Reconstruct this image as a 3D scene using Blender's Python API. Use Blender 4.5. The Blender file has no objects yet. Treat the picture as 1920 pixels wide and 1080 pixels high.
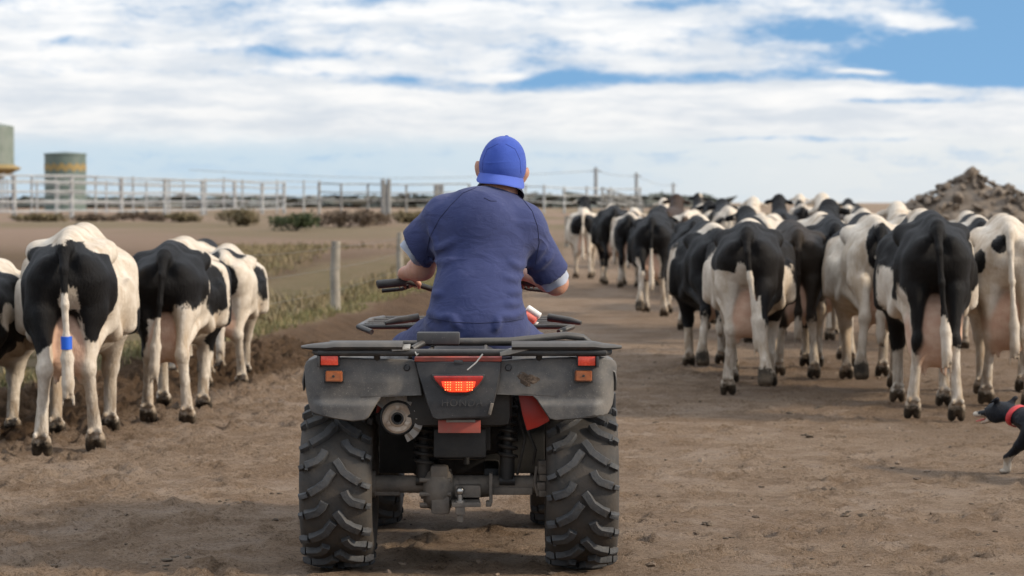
import bpy, bmesh, math, random
import numpy as np
from mathutils import Vector, Matrix, Euler
from mathutils.bvhtree import BVHTree

random.seed(7)
rng = np.random.default_rng(7)
R = math.radians
sc = bpy.context.scene
C = sc.collection

# ------------------------------------------------------------------ camera
FPX = 4533.0          # focal length in pixels of the 1920 px frame (85 mm lens)
CAMH = 1.40
HORIZ = 380.0
cam_d = bpy.data.cameras.new('camera')
cam = bpy.data.objects.new('camera', cam_d)
C.objects.link(cam)
cam_d.lens = 85.0
cam_d.sensor_width = 36.0
cam_d.clip_start = 0.2
cam_d.clip_end = 9000
cam.location = (0, 0, CAMH)
cam.rotation_euler = (R(90) - math.atan((540 - HORIZ) / FPX), 0, 0)
cam_d.dof.use_dof = True
cam_d.dof.focus_distance = 9.2
cam_d.dof.aperture_fstop = 5.0
sc.camera = cam


# ------------------------------------------------------------------ node helper
class NT:
    def __init__(s, tree):
        s.t = tree
        s.n = tree.nodes
        s.l = tree.links

    def new(s, typ, **kw):
        nd = s.n.new(typ)
        for k, v in kw.items():
            setattr(nd, k, v)
        return nd

    def put(s, sock, v):
        if v is None:
            return
        if isinstance(v, bpy.types.NodeSocket):
            s.l.new(v, sock)
        else:
            if sock.type == 'RGBA' and hasattr(v, '__len__') and len(v) == 3:
                v = (*v, 1)
            sock.default_value = v

    def m(s, op, a, b=None, c=None, clamp=False):
        nd = s.new('ShaderNodeMath', operation=op, use_clamp=clamp)
        s.put(nd.inputs[0], a); s.put(nd.inputs[1], b); s.put(nd.inputs[2], c)
        return nd.outputs[0]

    def mix(s, f, a, b, blend='MIX'):
        nd = s.new('ShaderNodeMix', data_type='RGBA', blend_type=blend)
        s.put(nd.inputs[0], f); s.put(nd.inputs[6], a); s.put(nd.inputs[7], b)
        return nd.outputs[2]

    def step(s, x, lo, hi, a=0.0, b=1.0):
        nd = s.new('ShaderNodeMapRange', interpolation_type='SMOOTHSTEP')
        s.put(nd.inputs[0], x); s.put(nd.inputs[1], lo); s.put(nd.inputs[2], hi)
        s.put(nd.inputs[3], a); s.put(nd.inputs[4], b)
        return nd.outputs[0]

    def noise(s, vec, scale, detail=4, rough=.55, dist=0.0):
        nd = s.new('ShaderNodeTexNoise')
        s.put(nd.inputs['Vector'], vec)
        nd.inputs['Scale'].default_value = scale
        nd.inputs['Detail'].default_value = detail
        nd.inputs['Roughness'].default_value = rough
        nd.inputs['Distortion'].default_value = dist
        return nd.outputs['Fac']

    def xyz(s, x, y, z):
        nd = s.new('ShaderNodeCombineXYZ')
        s.put(nd.inputs[0], x); s.put(nd.inputs[1], y); s.put(nd.inputs[2], z)
        return nd.outputs[0]

    def sep(s, v):
        nd = s.new('ShaderNodeSeparateXYZ')
        s.put(nd.inputs[0], v)
        return nd.outputs


# ------------------------------------------------------------------ sky
SUN = Vector((0.88, -0.20, 0.46)).normalized()      # towards the sun: to the right
sun_el = math.asin(SUN.z)
sun_az = math.atan2(SUN.x, SUN.y)
world = bpy.data.worlds.new('World')
sc.world = world
world.use_nodes = True
w = NT(world.node_tree)
w.n.clear()
geo = w.new('ShaderNodeTexCoord').outputs['Generated']
dx, dy, dz = w.sep(geo)
el = w.m('ARCSINE', w.m('MAXIMUM', w.m('MINIMUM', dz, .9999), -.9999))
az = w.m('ARCTAN2', dx, dy)
u = w.m('MULTIPLY_ADD', az, FPX / 100, 9.6)            # sky chart: 1 unit = 1.26 degrees
v = w.m('MULTIPLY_ADD', el, -FPX / 100, HORIZ / 100)
sky = w.new('ShaderNodeTexSky', sky_type='NISHITA', sun_disc=False)
sky.sun_elevation = sun_el
sky.sun_rotation = sun_az
sky.air_density = 1.0
sky.dust_density = 0.3
sky.ozone_density = 2.0
sv = w.new('ShaderNodeVectorMath', operation='NORMALIZE')
w.put(sv.inputs[0], w.xyz(dx, dy, w.m('ADD', w.m('ABSOLUTE', dz), .33)))
w.l.new(sv.outputs[0], sky.inputs[0])
bg_sky = w.new('ShaderNodeBackground')
w.put(bg_sky.inputs[0], w.mix(1.0, sky.outputs[0], (.84, 1.0, .99), 'MULTIPLY'))
bg_sky.inputs[1].default_value = 0.15
# drifting cloud sheets
warp = w.m('MULTIPLY', w.m('SUBTRACT', w.noise(w.xyz(w.m('MULTIPLY', u, .5), w.m('MULTIPLY', v, 1.2), 3.1), 1.0, 3), .5), 1.1)
vw = w.m('ADD', v, w.m('MULTIPLY', warp, .35))
n_big = w.noise(w.xyz(w.m('MULTIPLY', u, .28), w.m('MULTIPLY', vw, 1.5), .7), 1.0, 5, .62)
n_fine = w.noise(w.xyz(w.m('MULTIPLY', u, 1.5), w.m('MULTIPLY', vw, 4.0), 5.2), 1.0, 7, .66)
D = w.m('ADD', w.m('MULTIPLY', n_big, .62), w.m('MULTIPLY', n_fine, .46))
D = w.m('ADD', D, w.step(v, -.6, .6, .03, .13))
band = w.m('MULTIPLY', w.step(v, 1.35, 1.85), w.step(v, 2.35, 3.0, 1, 0))
D = w.m('ADD', D, w.m('MULTIPLY', band, .34))
# clear gaps between the sheets (u, v, half widths, depth)
GAPS = [(19.6, .25, 2.0, .50, .62), (19.3, 1.35, 3.2, .55, .62), (18.0, 1.15, 1.0, .30, .35), (15.2, .58, 1.5, .20, .24), (12.5, .10, 1.0, .13, .26),
        (6.9, .08, 1.0, .14, .22), (1.6, .88, 1.6, .10, .16), (5.1, 1.0, 1.5, .10, .15), (2.4, 1.58, .6, .06, .15), (10.2, 1.52, 2.0, .16, .25),
        (13.0, 1.50, 2.4, .14, .26), (7.6, 1.55, 1.2, .14, .16), (9.2, 1.72, 2.6, .16, .30), (16.6, 1.95, 2.6, .10, .30), (15.0, 2.62, 2.6, .07, .30)]
for (gu, gv, su, sv_, am) in GAPS:
    a = w.m('POWER', w.m('DIVIDE', w.m('SUBTRACT', u, gu), su), 2.0)
    b = w.m('POWER', w.m('DIVIDE', w.m('SUBTRACT', vw, gv), sv_), 2.0)
    g = w.m('EXPONENT', w.m('MULTIPLY', w.m('ADD', a, b), -1.0))
    D = w.m('SUBTRACT', D, w.m('MULTIPLY', g, am))
for (gu, gv, su, sv_, am) in [(15.7, 1.70, 1.0, .10, .62), (16.1, 1.36, .5, .05, .40), (17.2, .52, 1.0, .16, .30), (9.4, 1.46, .5, .10, .35)]:
    a = w.m('POWER', w.m('DIVIDE', w.m('SUBTRACT', u, gu), su), 2.0)
    b = w.m('POWER', w.m('DIVIDE', w.m('SUBTRACT', vw, gv), sv_), 2.0)
    D = w.m('ADD', D, w.m('MULTIPLY', w.m('EXPONENT', w.m('MULTIPLY', w.m('ADD', a, b), -1.0)), am))
mask = w.step(D, .38, .71)
haze_m = w.m('MULTIPLY', w.step(v, 1.9, 3.4), w.step(D, .2, .8, .78, .97))
shade = w.noise(w.xyz(w.m('MULTIPLY', u, .4), w.m('MULTIPLY', vw, 2.4), 9.0), 1.0, 6, .6)
cl = w.mix(w.step(shade, .30, .70), (.63, .68, .74), (.90, .895, .885))
low = w.mix(w.step(u, 5.0, 18.0), (.58, .70, .79), (.77, .80, .81))
cl = w.mix(w.step(v, 2.25, 2.95), cl, w.mix(w.step(D, .72, 1.15), low, (.84, .85, .85)))
bg_cl = w.new('ShaderNodeBackground')
w.put(bg_cl.inputs[0], cl)
w.put(bg_cl.inputs[1], w.m('MULTIPLY_ADD', w.m('MAXIMUM', dz, 0.0), 1.5, .745))       # cloud layer is brighter overhead, as an overcast sky is
mx = w.new('ShaderNodeMixShader')
w.l.new(w.m('MAXIMUM', mask, haze_m, clamp=True), mx.inputs[0])
w.l.new(bg_sky.outputs[0], mx.inputs[1])
w.l.new(bg_cl.outputs[0], mx.inputs[2])
wo = w.new('ShaderNodeOutputWorld')
w.l.new(mx.outputs[0], wo.inputs[0])
world.cycles.sampling_method = 'MANUAL'
world.cycles.sample_map_resolution = 1024

# ------------------------------------------------------------------ sun (veiled by thin cloud)
sd = bpy.data.lights.new('sun', 'SUN')
sd.energy = 3.0
sd.angle = R(6)
sd.color = (1.0, .87, .70)
so = bpy.data.objects.new('sun', sd)
C.objects.link(so)
so.rotation_euler = (-SUN).to_track_quat('-Z', 'Y').to_euler()

sc.view_settings.view_transform = 'Standard'
sc.view_settings.look = 'None'
sc.view_settings.gamma = 1
sc.view_settings.exposure = 0.45
sc.view_settings.use_curve_mapping = False
sc.cycles.max_bounces = 5
sc.cycles.caustics_reflective = False
sc.cycles.caustics_refractive = False
sc.cycles.use_adaptive_sampling = True
sc.cycles.adaptive_threshold = .012
sc.cycles.use_denoising = True


# ------------------------------------------------------------------ object helpers
def mesh_obj(name, verts, faces, mat=None, parent=None, smooth=True, loc=None):
    me = bpy.data.meshes.new(name)
    if isinstance(verts, np.ndarray):
        verts = verts.tolist()
    if isinstance(faces, np.ndarray):
        faces = faces.tolist()
    me.from_pydata(verts, [], faces)
    me.update()
    if smooth:
        me.shade_smooth()
    if mat:
        me.materials.append(mat)
    return link(name, me, parent, loc)


def link(name, me, parent=None, loc=None):
    o = bpy.data.objects.new(name, me)
    C.objects.link(o)
    if parent is not None:
        o.parent = parent
    if loc is not None:
        o.location = loc
    return o


def tag(o, label=None, cat=None, group=None, kind=None):
    if label: o['label'] = label
    if cat: o['category'] = cat
    if group: o['group'] = group
    if kind: o['kind'] = kind
    return o


def empty(name, loc=(0, 0, 0), rz=0, parent=None):
    o = bpy.data.objects.new(name, None)
    C.objects.link(o)
    o.location = loc
    o.rotation_euler = (0, 0, rz)
    o.empty_display_size = .1
    if parent is not None:
        o.parent = parent
    return o


class MB:
    """collects shapes into one mesh"""
    def __init__(s):
        s.v = []; s.f = []

    def add(s, vs, fs):
        b = len(s.v)
        s.v += [tuple(p) for p in vs]
        s.f += [tuple(i + b for i in f) for f in fs]
        return s

    def box(s, c, d, rot=None, bev=0):
        bm = bmesh.new()
        bmesh.ops.create_cube(bm, size=1)
        bmesh.ops.scale(bm, vec=d, verts=bm.verts)
        if bev:
            bmesh.ops.bevel(bm, geom=bm.edges[:], offset=bev, segments=2, profile=.6, affect='EDGES')
        m = Matrix.Translation(c) @ (Euler(rot).to_matrix().to_4x4() if rot else Matrix())
        bm.transform(m)
        return s.bm(bm)

    def bm(s, bm):
        bm.verts.index_update()
        s.add([v.co[:] for v in bm.verts], [[v.index for v in f.verts] for f in bm.faces])
        bm.free()
        return s

    def prism(s, pts, y0, y1, bev=0, seg=2):
        """polygon in x,z extruded from y0 to y1"""
        bm = bmesh.new()
        a = [bm.verts.new((p[0], y0, p[1])) for p in pts]
        f = bm.faces.new(a)
        r = bmesh.ops.extrude_face_region(bm, geom=[f])
        bmesh.ops.translate(bm, vec=(0, y1 - y0, 0), verts=[e for e in r['geom'] if isinstance(e, bmesh.types.BMVert)])
        bmesh.ops.recalc_face_normals(bm, faces=bm.faces)
        if bev:
            bmesh.ops.bevel(bm, geom=bm.edges[:], offset=bev, segments=seg, profile=.6, affect='EDGES', clamp_overlap=True)
        return s.bm(bm)

    def tube(s, pts, r, n=10, cap=True):
        pts = [Vector(p) for p in pts]
        rs = r if hasattr(r, '__len__') else [r] * len(pts)
        t0 = (pts[1] - pts[0]).normalized()
        up = Vector((0, 0, 1)) if abs(t0.z) < .9 else Vector((1, 0, 0))
        nx = t0.cross(up).normalized()
        vs, fs = [], []
        for i, p in enumerate(pts):
            if i == 0: t = pts[1] - pts[0]
            elif i == len(pts) - 1: t = pts[-1] - pts[-2]
            else: t = (pts[i + 1] - pts[i]).normalized() + (pts[i] - pts[i - 1]).normalized()
            t.normalize()
            nx = (nx - t * nx.dot(t)).normalized()
            ny = t.cross(nx)
            for k in range(n):
                a = 2 * math.pi * k / n
                vs.append(p + (nx * math.cos(a) + ny * math.sin(a)) * rs[i])
        for i in range(len(pts) - 1):
            for k in range(n):
                k2 = (k + 1) % n
                fs.append((i * n + k, i * n + k2, (i + 1) * n + k2, (i + 1) * n + k))
        if cap:
            fs.append(tuple(range(n))[::-1])
            fs.append(tuple((len(pts) - 1) * n + k for k in range(n)))
        return s.add(vs, fs)

    def lathe(s, prof, axis_o, axis='y', n=40, closed=False):
        """prof: list of (t along axis, radius)"""
        o = Vector(axis_o)
        A = {'x': (Vector((1, 0, 0)), Vector((0, 1, 0)), Vector((0, 0, 1))), 'y': (Vector((0, 1, 0)), Vector((0, 0, 1)), Vector((1, 0, 0))),
             'z': (Vector((0, 0, 1)), Vector((1, 0, 0)), Vector((0, 1, 0)))}[axis]
        vs, fs = [], []
        m = len(prof)
        for k in range(n):
            a = 2 * math.pi * k / n
            d = A[1] * math.cos(a) + A[2] * math.sin(a)
            for (t, r) in prof:
                vs.append(o + A[0] * t + d * r)
        for k in range(n):
            k2 = (k + 1) % n
            for i in range(m if closed else m - 1):
                j = (i + 1) % m
                fs.append((k * m + i, k * m + j, k2 * m + j, k2 * m + i))
        return s.add(vs, fs)

    def build(s, name, mat, parent=None, smooth=True, auto=40, loc=None):
        o = mesh_obj(name, s.v, s.f, mat, parent, smooth, loc)
        bm = bmesh.new(); bm.from_mesh(o.data)
        bmesh.ops.recalc_face_normals(bm, faces=bm.faces)
        bm.to_mesh(o.data); bm.free()
        if smooth and auto:
            o.data.set_sharp_from_angle(angle=R(auto))
        return o


def copy_tree(o, parent=None):
    c = o.copy()
    C.objects.link(c)
    if parent is not None:
        c.parent = parent
    for ch in o.children:
        copy_tree(ch, c)
    return c


# ------------------------------------------------------------------ implicit surfaces for bodies
def smin(a, b, k):
    hh = np.maximum(k - np.abs(a - b), 0) / k
    return np.minimum(a, b) - hh * hh * k * .25


class SDF:
    def __init__(s, lo, hi, h):
        s.lo = np.array(lo, float); s.h = h
        s.n = np.ceil((np.array(hi) - s.lo) / h).astype(int) + 1
        s.F = np.full(s.n, .5, np.float32)
        s.ax = [(s.lo[i] + np.arange(s.n[i]) * h).astype(np.float32) for i in range(3)]

    def sub(s, lo, hi):
        sl = []
        for i in range(3):
            a = int(np.clip(np.floor((lo[i] - s.lo[i]) / s.h), 0, s.n[i] - 1))
            b = int(np.clip(np.ceil((hi[i] - s.lo[i]) / s.h) + 1, 1, s.n[i]))
            sl.append(slice(a, max(b, a + 1)))
        X = s.ax[0][sl[0]][:, None, None]; Y = s.ax[1][sl[1]][None, :, None]; Z = s.ax[2][sl[2]][None, None, :]
        return tuple(sl), X, Y, Z

    def _put(s, sl, d, k, carve):
        f = s.F[sl]
        if carve:
            s.F[sl] = -smin(-f, d, k)
        else:
            s.F[sl] = smin(f, d, k)

    def ell(s, c, r, k=.03, rot=None, carve=False):
        c = np.array(c, float); r = np.array(r, float)
        m = r.max() if rot else r
        p = k + 3 * s.h
        sl, X, Y, Z = s.sub(c - m - p, c + m + p)
        X = X - c[0]; Y = Y - c[1]; Z = Z - c[2]
        if rot:
            M = np.array(Euler(rot).to_matrix().transposed())
            X, Y, Z = [M[i, 0] * X + M[i, 1] * Y + M[i, 2] * Z for i in range(3)]
        k0 = np.sqrt((X / r[0]) ** 2 + (Y / r[1]) ** 2 + (Z / r[2]) ** 2)
        k1 = np.sqrt((X / r[0] ** 2) ** 2 + (Y / r[1] ** 2) ** 2 + (Z / r[2] ** 2) ** 2)
        s._put(sl, k0 * (k0 - 1) / np.maximum(k1, 1e-6), k, carve)

    def cap(s, a, b, ra, rb=None, k=.03, sc_=(1, 1, 1), carve=False, flat=False):
        rb = ra if rb is None else rb
        a = np.array(a, float); b = np.array(b, float); S = np.array(sc_, float)
        m = max(ra, rb) * S
        p = k + 3 * s.h
        sl, X, Y, Z = s.sub(np.minimum(a, b) - m - p, np.maximum(a, b) + m + p)
        X = (X - a[0]) / S[0]; Y = (Y - a[1]) / S[1]; Z = (Z - a[2]) / S[2]
        d = (b - a) / S
        L2 = max(float(d @ d), 1e-9)
        t0 = (X * d[0] + Y * d[1] + Z * d[2]) / L2
        t = np.clip(t0, 0, 1)
        q = np.sqrt((X - t * d[0]) ** 2 + (Y - t * d[1]) ** 2 + (Z - t * d[2]) ** 2) - (ra + (rb - ra) * t)
        q = q * S.min()
        if flat:
            L = math.sqrt(L2)
            q = np.maximum(q, np.maximum(-t0 * L, (t0 - 1) * L))
        s._put(sl, q, k, carve)

    def chain(s, pts, rs, k=.03, sc_=(1, 1, 1)):
        for i in range(len(pts) - 1):
            s.cap(pts[i], pts[i + 1], rs[i], rs[i + 1], k, sc_)

    def mesh(s):
        F = s.F
        ins = F < 0
        nx, ny, nz = F.shape
        cnt = np.zeros((nx - 1, ny - 1, nz - 1), np.int8)
        for i in (0, 1):
            for j in (0, 1):
                for k in (0, 1):
                    cnt += ins[i:nx - 1 + i, j:ny - 1 + j, k:nz - 1 + k]
        act = (cnt > 0) & (cnt < 8)
        I, J, K = np.nonzero(act)
        idx = np.full(act.shape, -1, np.int64)
        idx[I, J, K] = np.arange(len(I))
        acc = np.zeros((len(I), 3)); num = np.zeros(len(I))
        cs = [(i, j, k) for i in (0, 1) for j in (0, 1) for k in (0, 1)]
        for a in cs:
            for ax in range(3):
                if a[ax]: continue
                b = list(a); b[ax] = 1
                fa = F[I + a[0], J + a[1], K + a[2]]; fb = F[I + b[0], J + b[1], K + b[2]]
                cr = (fa < 0) != (fb < 0)
                t = np.where(cr, fa / np.where(cr, fa - fb, 1), 0)
                p = np.tile(np.array(a, float), (len(I), 1)); p[:, ax] = t
                acc += p * cr[:, None]; num += cr
        V = (acc / num[:, None] + np.stack([I, J, K], 1)) * s.h + s.lo
        Q = []
        for ax in range(3):
            o1, o2 = [(1, 2), (2, 0), (0, 1)][ax]
            A = [slice(1, -1)] * 3; A[ax] = slice(0, F.shape[ax] - 1)
            B = [slice(1, -1)] * 3; B[ax] = slice(1, F.shape[ax])
            fa = ins[tuple(A)]; fb = ins[tuple(B)]
            P = np.stack(np.nonzero(fa != fb), 1)
            sgn = fa[tuple(P.T)]
            P = P + 1; P[:, ax] -= 1
            def cell(d1, d2):
                q = P.copy(); q[:, o1] += d1; q[:, o2] += d2
                return idx[tuple(q.T)]
            q = np.stack([cell(-1, -1), cell(0, -1), cell(0, 0), cell(-1, 0)], 1)
            q[~sgn] = q[~sgn][:, ::-1]
            Q.append(q)
        Q = np.concatenate(Q)
        Q = Q[(Q >= 0).all(1)]
        return V, Q


def relax(V, Q, it=2, f=.5):
    e = np.concatenate([Q[:, [0, 1]], Q[:, [1, 2]], Q[:, [2, 3]], Q[:, [3, 0]]])
    for _ in range(it):
        acc = np.zeros_like(V); n = np.zeros(len(V))
        np.add.at(acc, e[:, 0], V[e[:, 1]]); np.add.at(n, e[:, 0], 1)
        np.add.at(acc, e[:, 1], V[e[:, 0]]); np.add.at(n, e[:, 1], 1)
        V = V + f * (acc / np.maximum(n, 1)[:, None] - V)
    return V


def sinnoise(P, freq, seed, n=10):
    r = np.random.default_rng(seed)
    k = r.normal(size=(n, 3)); k /= np.linalg.norm(k, axis=1)[:, None]
    k *= freq * r.uniform(.6, 1.6, (n, 1))
    ph = r.uniform(0, 6.28, n)
    return np.sin(P @ k.T + ph).sum(1) / math.sqrt(n)


def attr(me, name, arr):
    a = me.attributes.new(name, 'FLOAT_COLOR', 'POINT')
    full = np.ones((len(arr), 4), np.float32); full[:, :arr.shape[1]] = arr
    a.data.foreach_set('color', full.ravel())


def vnoise2(x, y, seed=0):
    xi = np.floor(x).astype(np.int64); yi = np.floor(y).astype(np.int64)
    fx = x - xi; fy = y - yi
    fx = fx * fx * (3 - 2 * fx); fy = fy * fy * (3 - 2 * fy)
    def hsh(a, b):
        n = (a * 374761393 + b * 668265263 + seed * 974634777) & 0xffffffff
        n = ((n ^ (n >> 13)) * 1274126177) & 0xffffffff
        return ((n ^ (n >> 16)) & 0xffff) / 65535.0
    return (hsh(xi, yi) * (1 - fx) + hsh(xi + 1, yi) * fx) * (1 - fy) + (hsh(xi, yi + 1) * (1 - fx) + hsh(xi + 1, yi + 1) * fx) * fy - .5


def sm(x, a, b):
    t = np.clip((x - a) / (b - a), 0, 1)
    return t * t * (3 - 2 * t)


# ------------------------------------------------------------------ materials
def material(name, c1, c2=None, scale=8, rough=.6, rough2=None, bump=0.0, bscale=60, metal=0.0, dust=None, dustc=(.20, .15, .105), spots=None, obj=True,
             spec=.5, thr=(.35, .65), dthr=(.40, .75), dscale=5, emit=None, detail=6, sheen=0, updust=0, streak=None):
    m = bpy.data.materials.new(name)
    m.use_nodes = True
    t = NT(m.node_tree)
    p = t.n['Principled BSDF']
    tc = t.new('ShaderNodeTexCoord').outputs['Object']
    f = t.step(t.noise(tc, scale, detail, .6), *thr)
    col = t.mix(f, c1, c2 or c1)
    rg = rough
    if rough2 is not None:
        rg = t.m('ADD', rough, t.m('MULTIPLY', f, rough2 - rough))
    if spots:
        sf = t.step(t.noise(tc, spots[1], 3, .5), spots[2], spots[2] + .05)
        col = t.mix(t.m('MULTIPLY', sf, spots[3] if len(spots) > 3 else .8), col, spots[0])
    if streak:
        mpp = t.new('ShaderNodeMapping'); mpp.inputs['Scale'].default_value = (1, 1, .12)
        t.l.new(tc, mpp.inputs[0])
        stf = t.step(t.noise(mpp.outputs[0], 55, 6, .7), .52, .74)
        col = t.mix(t.m('MULTIPLY', stf, .6), col, streak)
        scr = t.step(t.noise(tc, 240, 3, .6), .62, .70)
        col = t.mix(t.m('MULTIPLY', scr, .5), col, (.26, .235, .20))
    if dust:
        df = t.step(t.noise(tc, dscale, 8, .65), dthr[0], dthr[1])
        if updust:
            nz = t.sep(t.new('ShaderNodeNewGeometry').outputs['Normal'])[2]
            df = t.m('ADD', df, t.m('MULTIPLY', t.m('MAXIMUM', nz, 0.0), updust), clamp=True)
        df = t.m('MULTIPLY', df, dust)
        col = t.mix(df, col, dustc)
        rg = t.m('MAXIMUM', rg, t.m('MULTIPLY', df, .9))
        metal = t.m('MULTIPLY', t.m('SUBTRACT', 1.0, df), metal) if metal else 0.0
    t.put(p.inputs['Base Color'], col)
    t.put(p.inputs['Roughness'], rg)
    t.put(p.inputs['Metallic'], metal)
    p.inputs['Specular IOR Level'].default_value = spec
    if sheen:
        p.inputs['Sheen Weight'].default_value = sheen
    if bump:
        b = t.new('ShaderNodeBump')
        b.inputs['Strength'].default_value = 1.0
        b.inputs['Distance'].default_value = bump
        t.put(b.inputs['Height'], t.noise(tc, bscale, 5, .6))
        t.l.new(b.outputs[0], p.inputs['Normal'])
    if emit:
        p.inputs['Emission Color'].default_value = (*emit[0], 1)
        p.inputs['Emission Strength'].default_value = emit[1]
    return m


MUD = (.20, .145, .10)
M = dict(
    plastic=material('dusty_grey_plastic', (.052, .050, .049), (.088, .083, .077), 3, .5, .68, .0006, 240, dust=.62, dustc=(.19, .165, .14), dscale=6, dthr=(.38, .74), updust=.35,
                     spots=((.19, .17, .15), 90, .66, .5), streak=(.045, .04, .036)),
    plastic_d=material('black_plastic', (.022, .023, .025), (.035, .035, .037), 4, .45, .6, .0005, 260, dust=.45, dustc=(.12, .105, .09), dscale=8, dthr=(.42, .85), updust=.2,
                       spots=((.16, .15, .14), 120, .68, .5)),
    rack=material('black_rack_paint', (.018, .018, .019), (.03, .03, .03), 6, .38, .6, .0006, 200, dust=.5, dustc=(.17, .14, .11), dscale=9, dthr=(.45, .85), updust=.55),
    board=material('grey_plate', (.23, .215, .19), (.30, .28, .25), 20, .7, bump=.001, bscale=120, dust=.4),
    tyre=material('tyre_rubber', (.022, .020, .018), (.04, .035, .03), 9, .75, bump=.0015, bscale=110, dust=.85, dustc=(.06, .045, .032), dscale=11, dthr=(.34, .74)),
    lug=material('tread_rubber', (.027, .028, .030), (.054, .054, .055), 30, .6, .8, .0022, 90, dust=.5, dustc=(.085, .068, .052), dscale=25, dthr=(.42, .75)),  # cool grey tint puts sky reflection into the lug colour
    rim=material('painted_steel_rim', (.05, .05, .05), (.10, .09, .08), 10, .55, dust=.8, dustc=(.14, .11, .08)),
    axle=material('muddy_cast_metal', (.075, .066, .057), (.15, .128, .105), 18, .7, .85, .002, 90, dust=.8, dustc=(.19, .155, .122), dscale=10, dthr=(.30, .7)),
    frame=material('black_frame', (.012, .012, .012), (.025, .023, .021), 9, .6, bump=.001, bscale=80, dust=.5, dustc=(.06, .05, .04)),
    chrome=material('worn_steel', (.45, .43, .40), (.30, .28, .25), 30, .28, .5, metal=.9, dust=.3, dustc=(.2, .17, .13)),
    muffler=material('muffler_steel', (.50, .42, .34), (.36, .27, .20), 14, .5, .7, .001, 120, metal=.45, dust=.5, dustc=(.27, .19, .13), dscale=14),
    shield=material('heat_shield', (.30, .275, .245), (.42, .38, .34), 12, .55, .7, .001, 90, metal=.4, dust=.5),
    red=material('red_body_plastic', (.42, .022, .012), (.33, .018, .012), 5, .35, .5, dust=.25, dustc=(.2, .1, .07), spots=((.03, .02, .02), 40, .68, .9)),
    redworn=material('faded_red_trim', (.40, .075, .05), (.30, .06, .045), 18, .5, .7, dust=.4, dustc=(.25, .15, .11), dscale=18),
    reflector=material('red_reflector', (.58, .05, .025), (.70, .075, .04), 120, .22, dust=.22, dscale=30),
    amber=material('amber_lens', (.36, .105, .03), (.26, .075, .025), 30, .35, dust=.35, dustc=(.25, .14, .08), dscale=20),
    lens=material('tail_lens', (.42, .02, .015), (.32, .02, .015), 60, .2, dust=.35, dustc=(.30, .12, .10), dscale=14),
    led=material('lit_led', (.8, .1, .03), None, 5, .3, emit=((1.0, .022, .006), .75)),
    led_hot=material('lit_led_core', (1, .5, .2), None, 5, .3, emit=((1.0, .13, .025), 1.8)),
    hole=material('black_pipe_disc', (.006, .006, .006), None, 5, .9),  # plain near-black for the disc closing the tail pipe
    seat=material('seat_vinyl', (.02, .02, .021), (.03, .03, .03), 10, .5, bump=.0006, bscale=300, dust=.3),
    rubber=material('grip_rubber', (.014, .014, .016), (.022, .022, .024), 60, .55, bump=.0008, bscale=260, dust=.2),
    white=material('white_plastic', (.78, .76, .72), (.68, .66, .62), 12, .4, dust=.15),
    rust=material('crusted_mud', (.055, .038, .026), (.12, .085, .06), 60, .95, bump=.003, bscale=160),
    strap=material('grey_cable_tie', (.35, .34, .32), None, 5, .5),
    yellow=material('yellow_plastic', (.65, .42, .03), None, 5, .4),
    galv=material('galvanised_pipe', (.29, .295, .30), (.42, .425, .42), 3, .45, .6, metal=.35, dust=.35, dustc=(.25, .21, .17), dscale=2),
    wood=material('weathered_wood', (.21, .185, .15), (.30, .265, .215), 8, .85, bump=.004, bscale=40),
    wire=material('fence_wire', (.15, .14, .12), None, 5, .5, metal=.5),
)


def cloth_mat(name, c1, c2, wr=.004, worn=None):
    m = bpy.data.materials.new(name)
    m.use_nodes = True
    t = NT(m.node_tree)
    p = t.n['Principled BSDF']
    tc = t.new('ShaderNodeTexCoord').outputs['Object']
    f = t.step(t.noise(tc, 5, 6, .65), .3, .72)
    col = t.mix(f, c1, c2)
    if worn:
        col = t.mix(t.m('MULTIPLY', t.step(t.noise(tc, 16, 8, .7), .52, .74), .5), col, worn)
    col = t.mix(t.m('MULTIPLY', t.noise(tc, 700, 2, .5), .07), col, (.30, .30, .34))
    t.put(p.inputs['Base Color'], col)
    p.inputs['Roughness'].default_value = .92
    p.inputs['Specular IOR Level'].default_value = .15
    p.inputs['Sheen Weight'].default_value = .10
    b1 = t.new('ShaderNodeBump'); b1.inputs['Distance'].default_value = wr
    mp = t.new('ShaderNodeMapping'); mp.inputs['Scale'].default_value = (1, 1, 1.9); mp.inputs['Rotation'].default_value = (0, .35, 0)
    t.l.new(tc, mp.inputs[0])
    rid = t.m('POWER', t.m('SUBTRACT', 1.0, t.m('ABSOLUTE', t.m('MULTIPLY_ADD', t.noise(mp.outputs[0], 4.2, 1.5, .4, 1.2), 3.0, -1.5), clamp=True)), 2.0)
    rid = t.m('MULTIPLY', rid, t.m('MULTIPLY', t.step(t.noise(tc, 3.0, 2, .5), .48, .66), .9))
    t.put(b1.inputs['Height'], t.m('ADD', rid, t.noise(mp.outputs[0], 9, 3, .5, 1.2)))
    b3 = t.new('ShaderNodeBump'); b3.inputs['Distance'].default_value = wr * .12
    t.put(b3.inputs['Height'], t.noise(mp.outputs[0], 34, 4, .55, 1.5))
    t.l.new(b1.outputs[0], b3.inputs['Normal'])
    b1 = b3
    b2 = t.new('ShaderNodeBump'); b2.inputs['Distance'].default_value = .0006
    t.put(b2.inputs['Height'], t.noise(tc, 420, 2, .6))
    t.l.new(b1.outputs[0], b2.inputs['Normal'])
    t.l.new(b2.outputs[0], p.inputs['Normal'])
    return m


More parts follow.
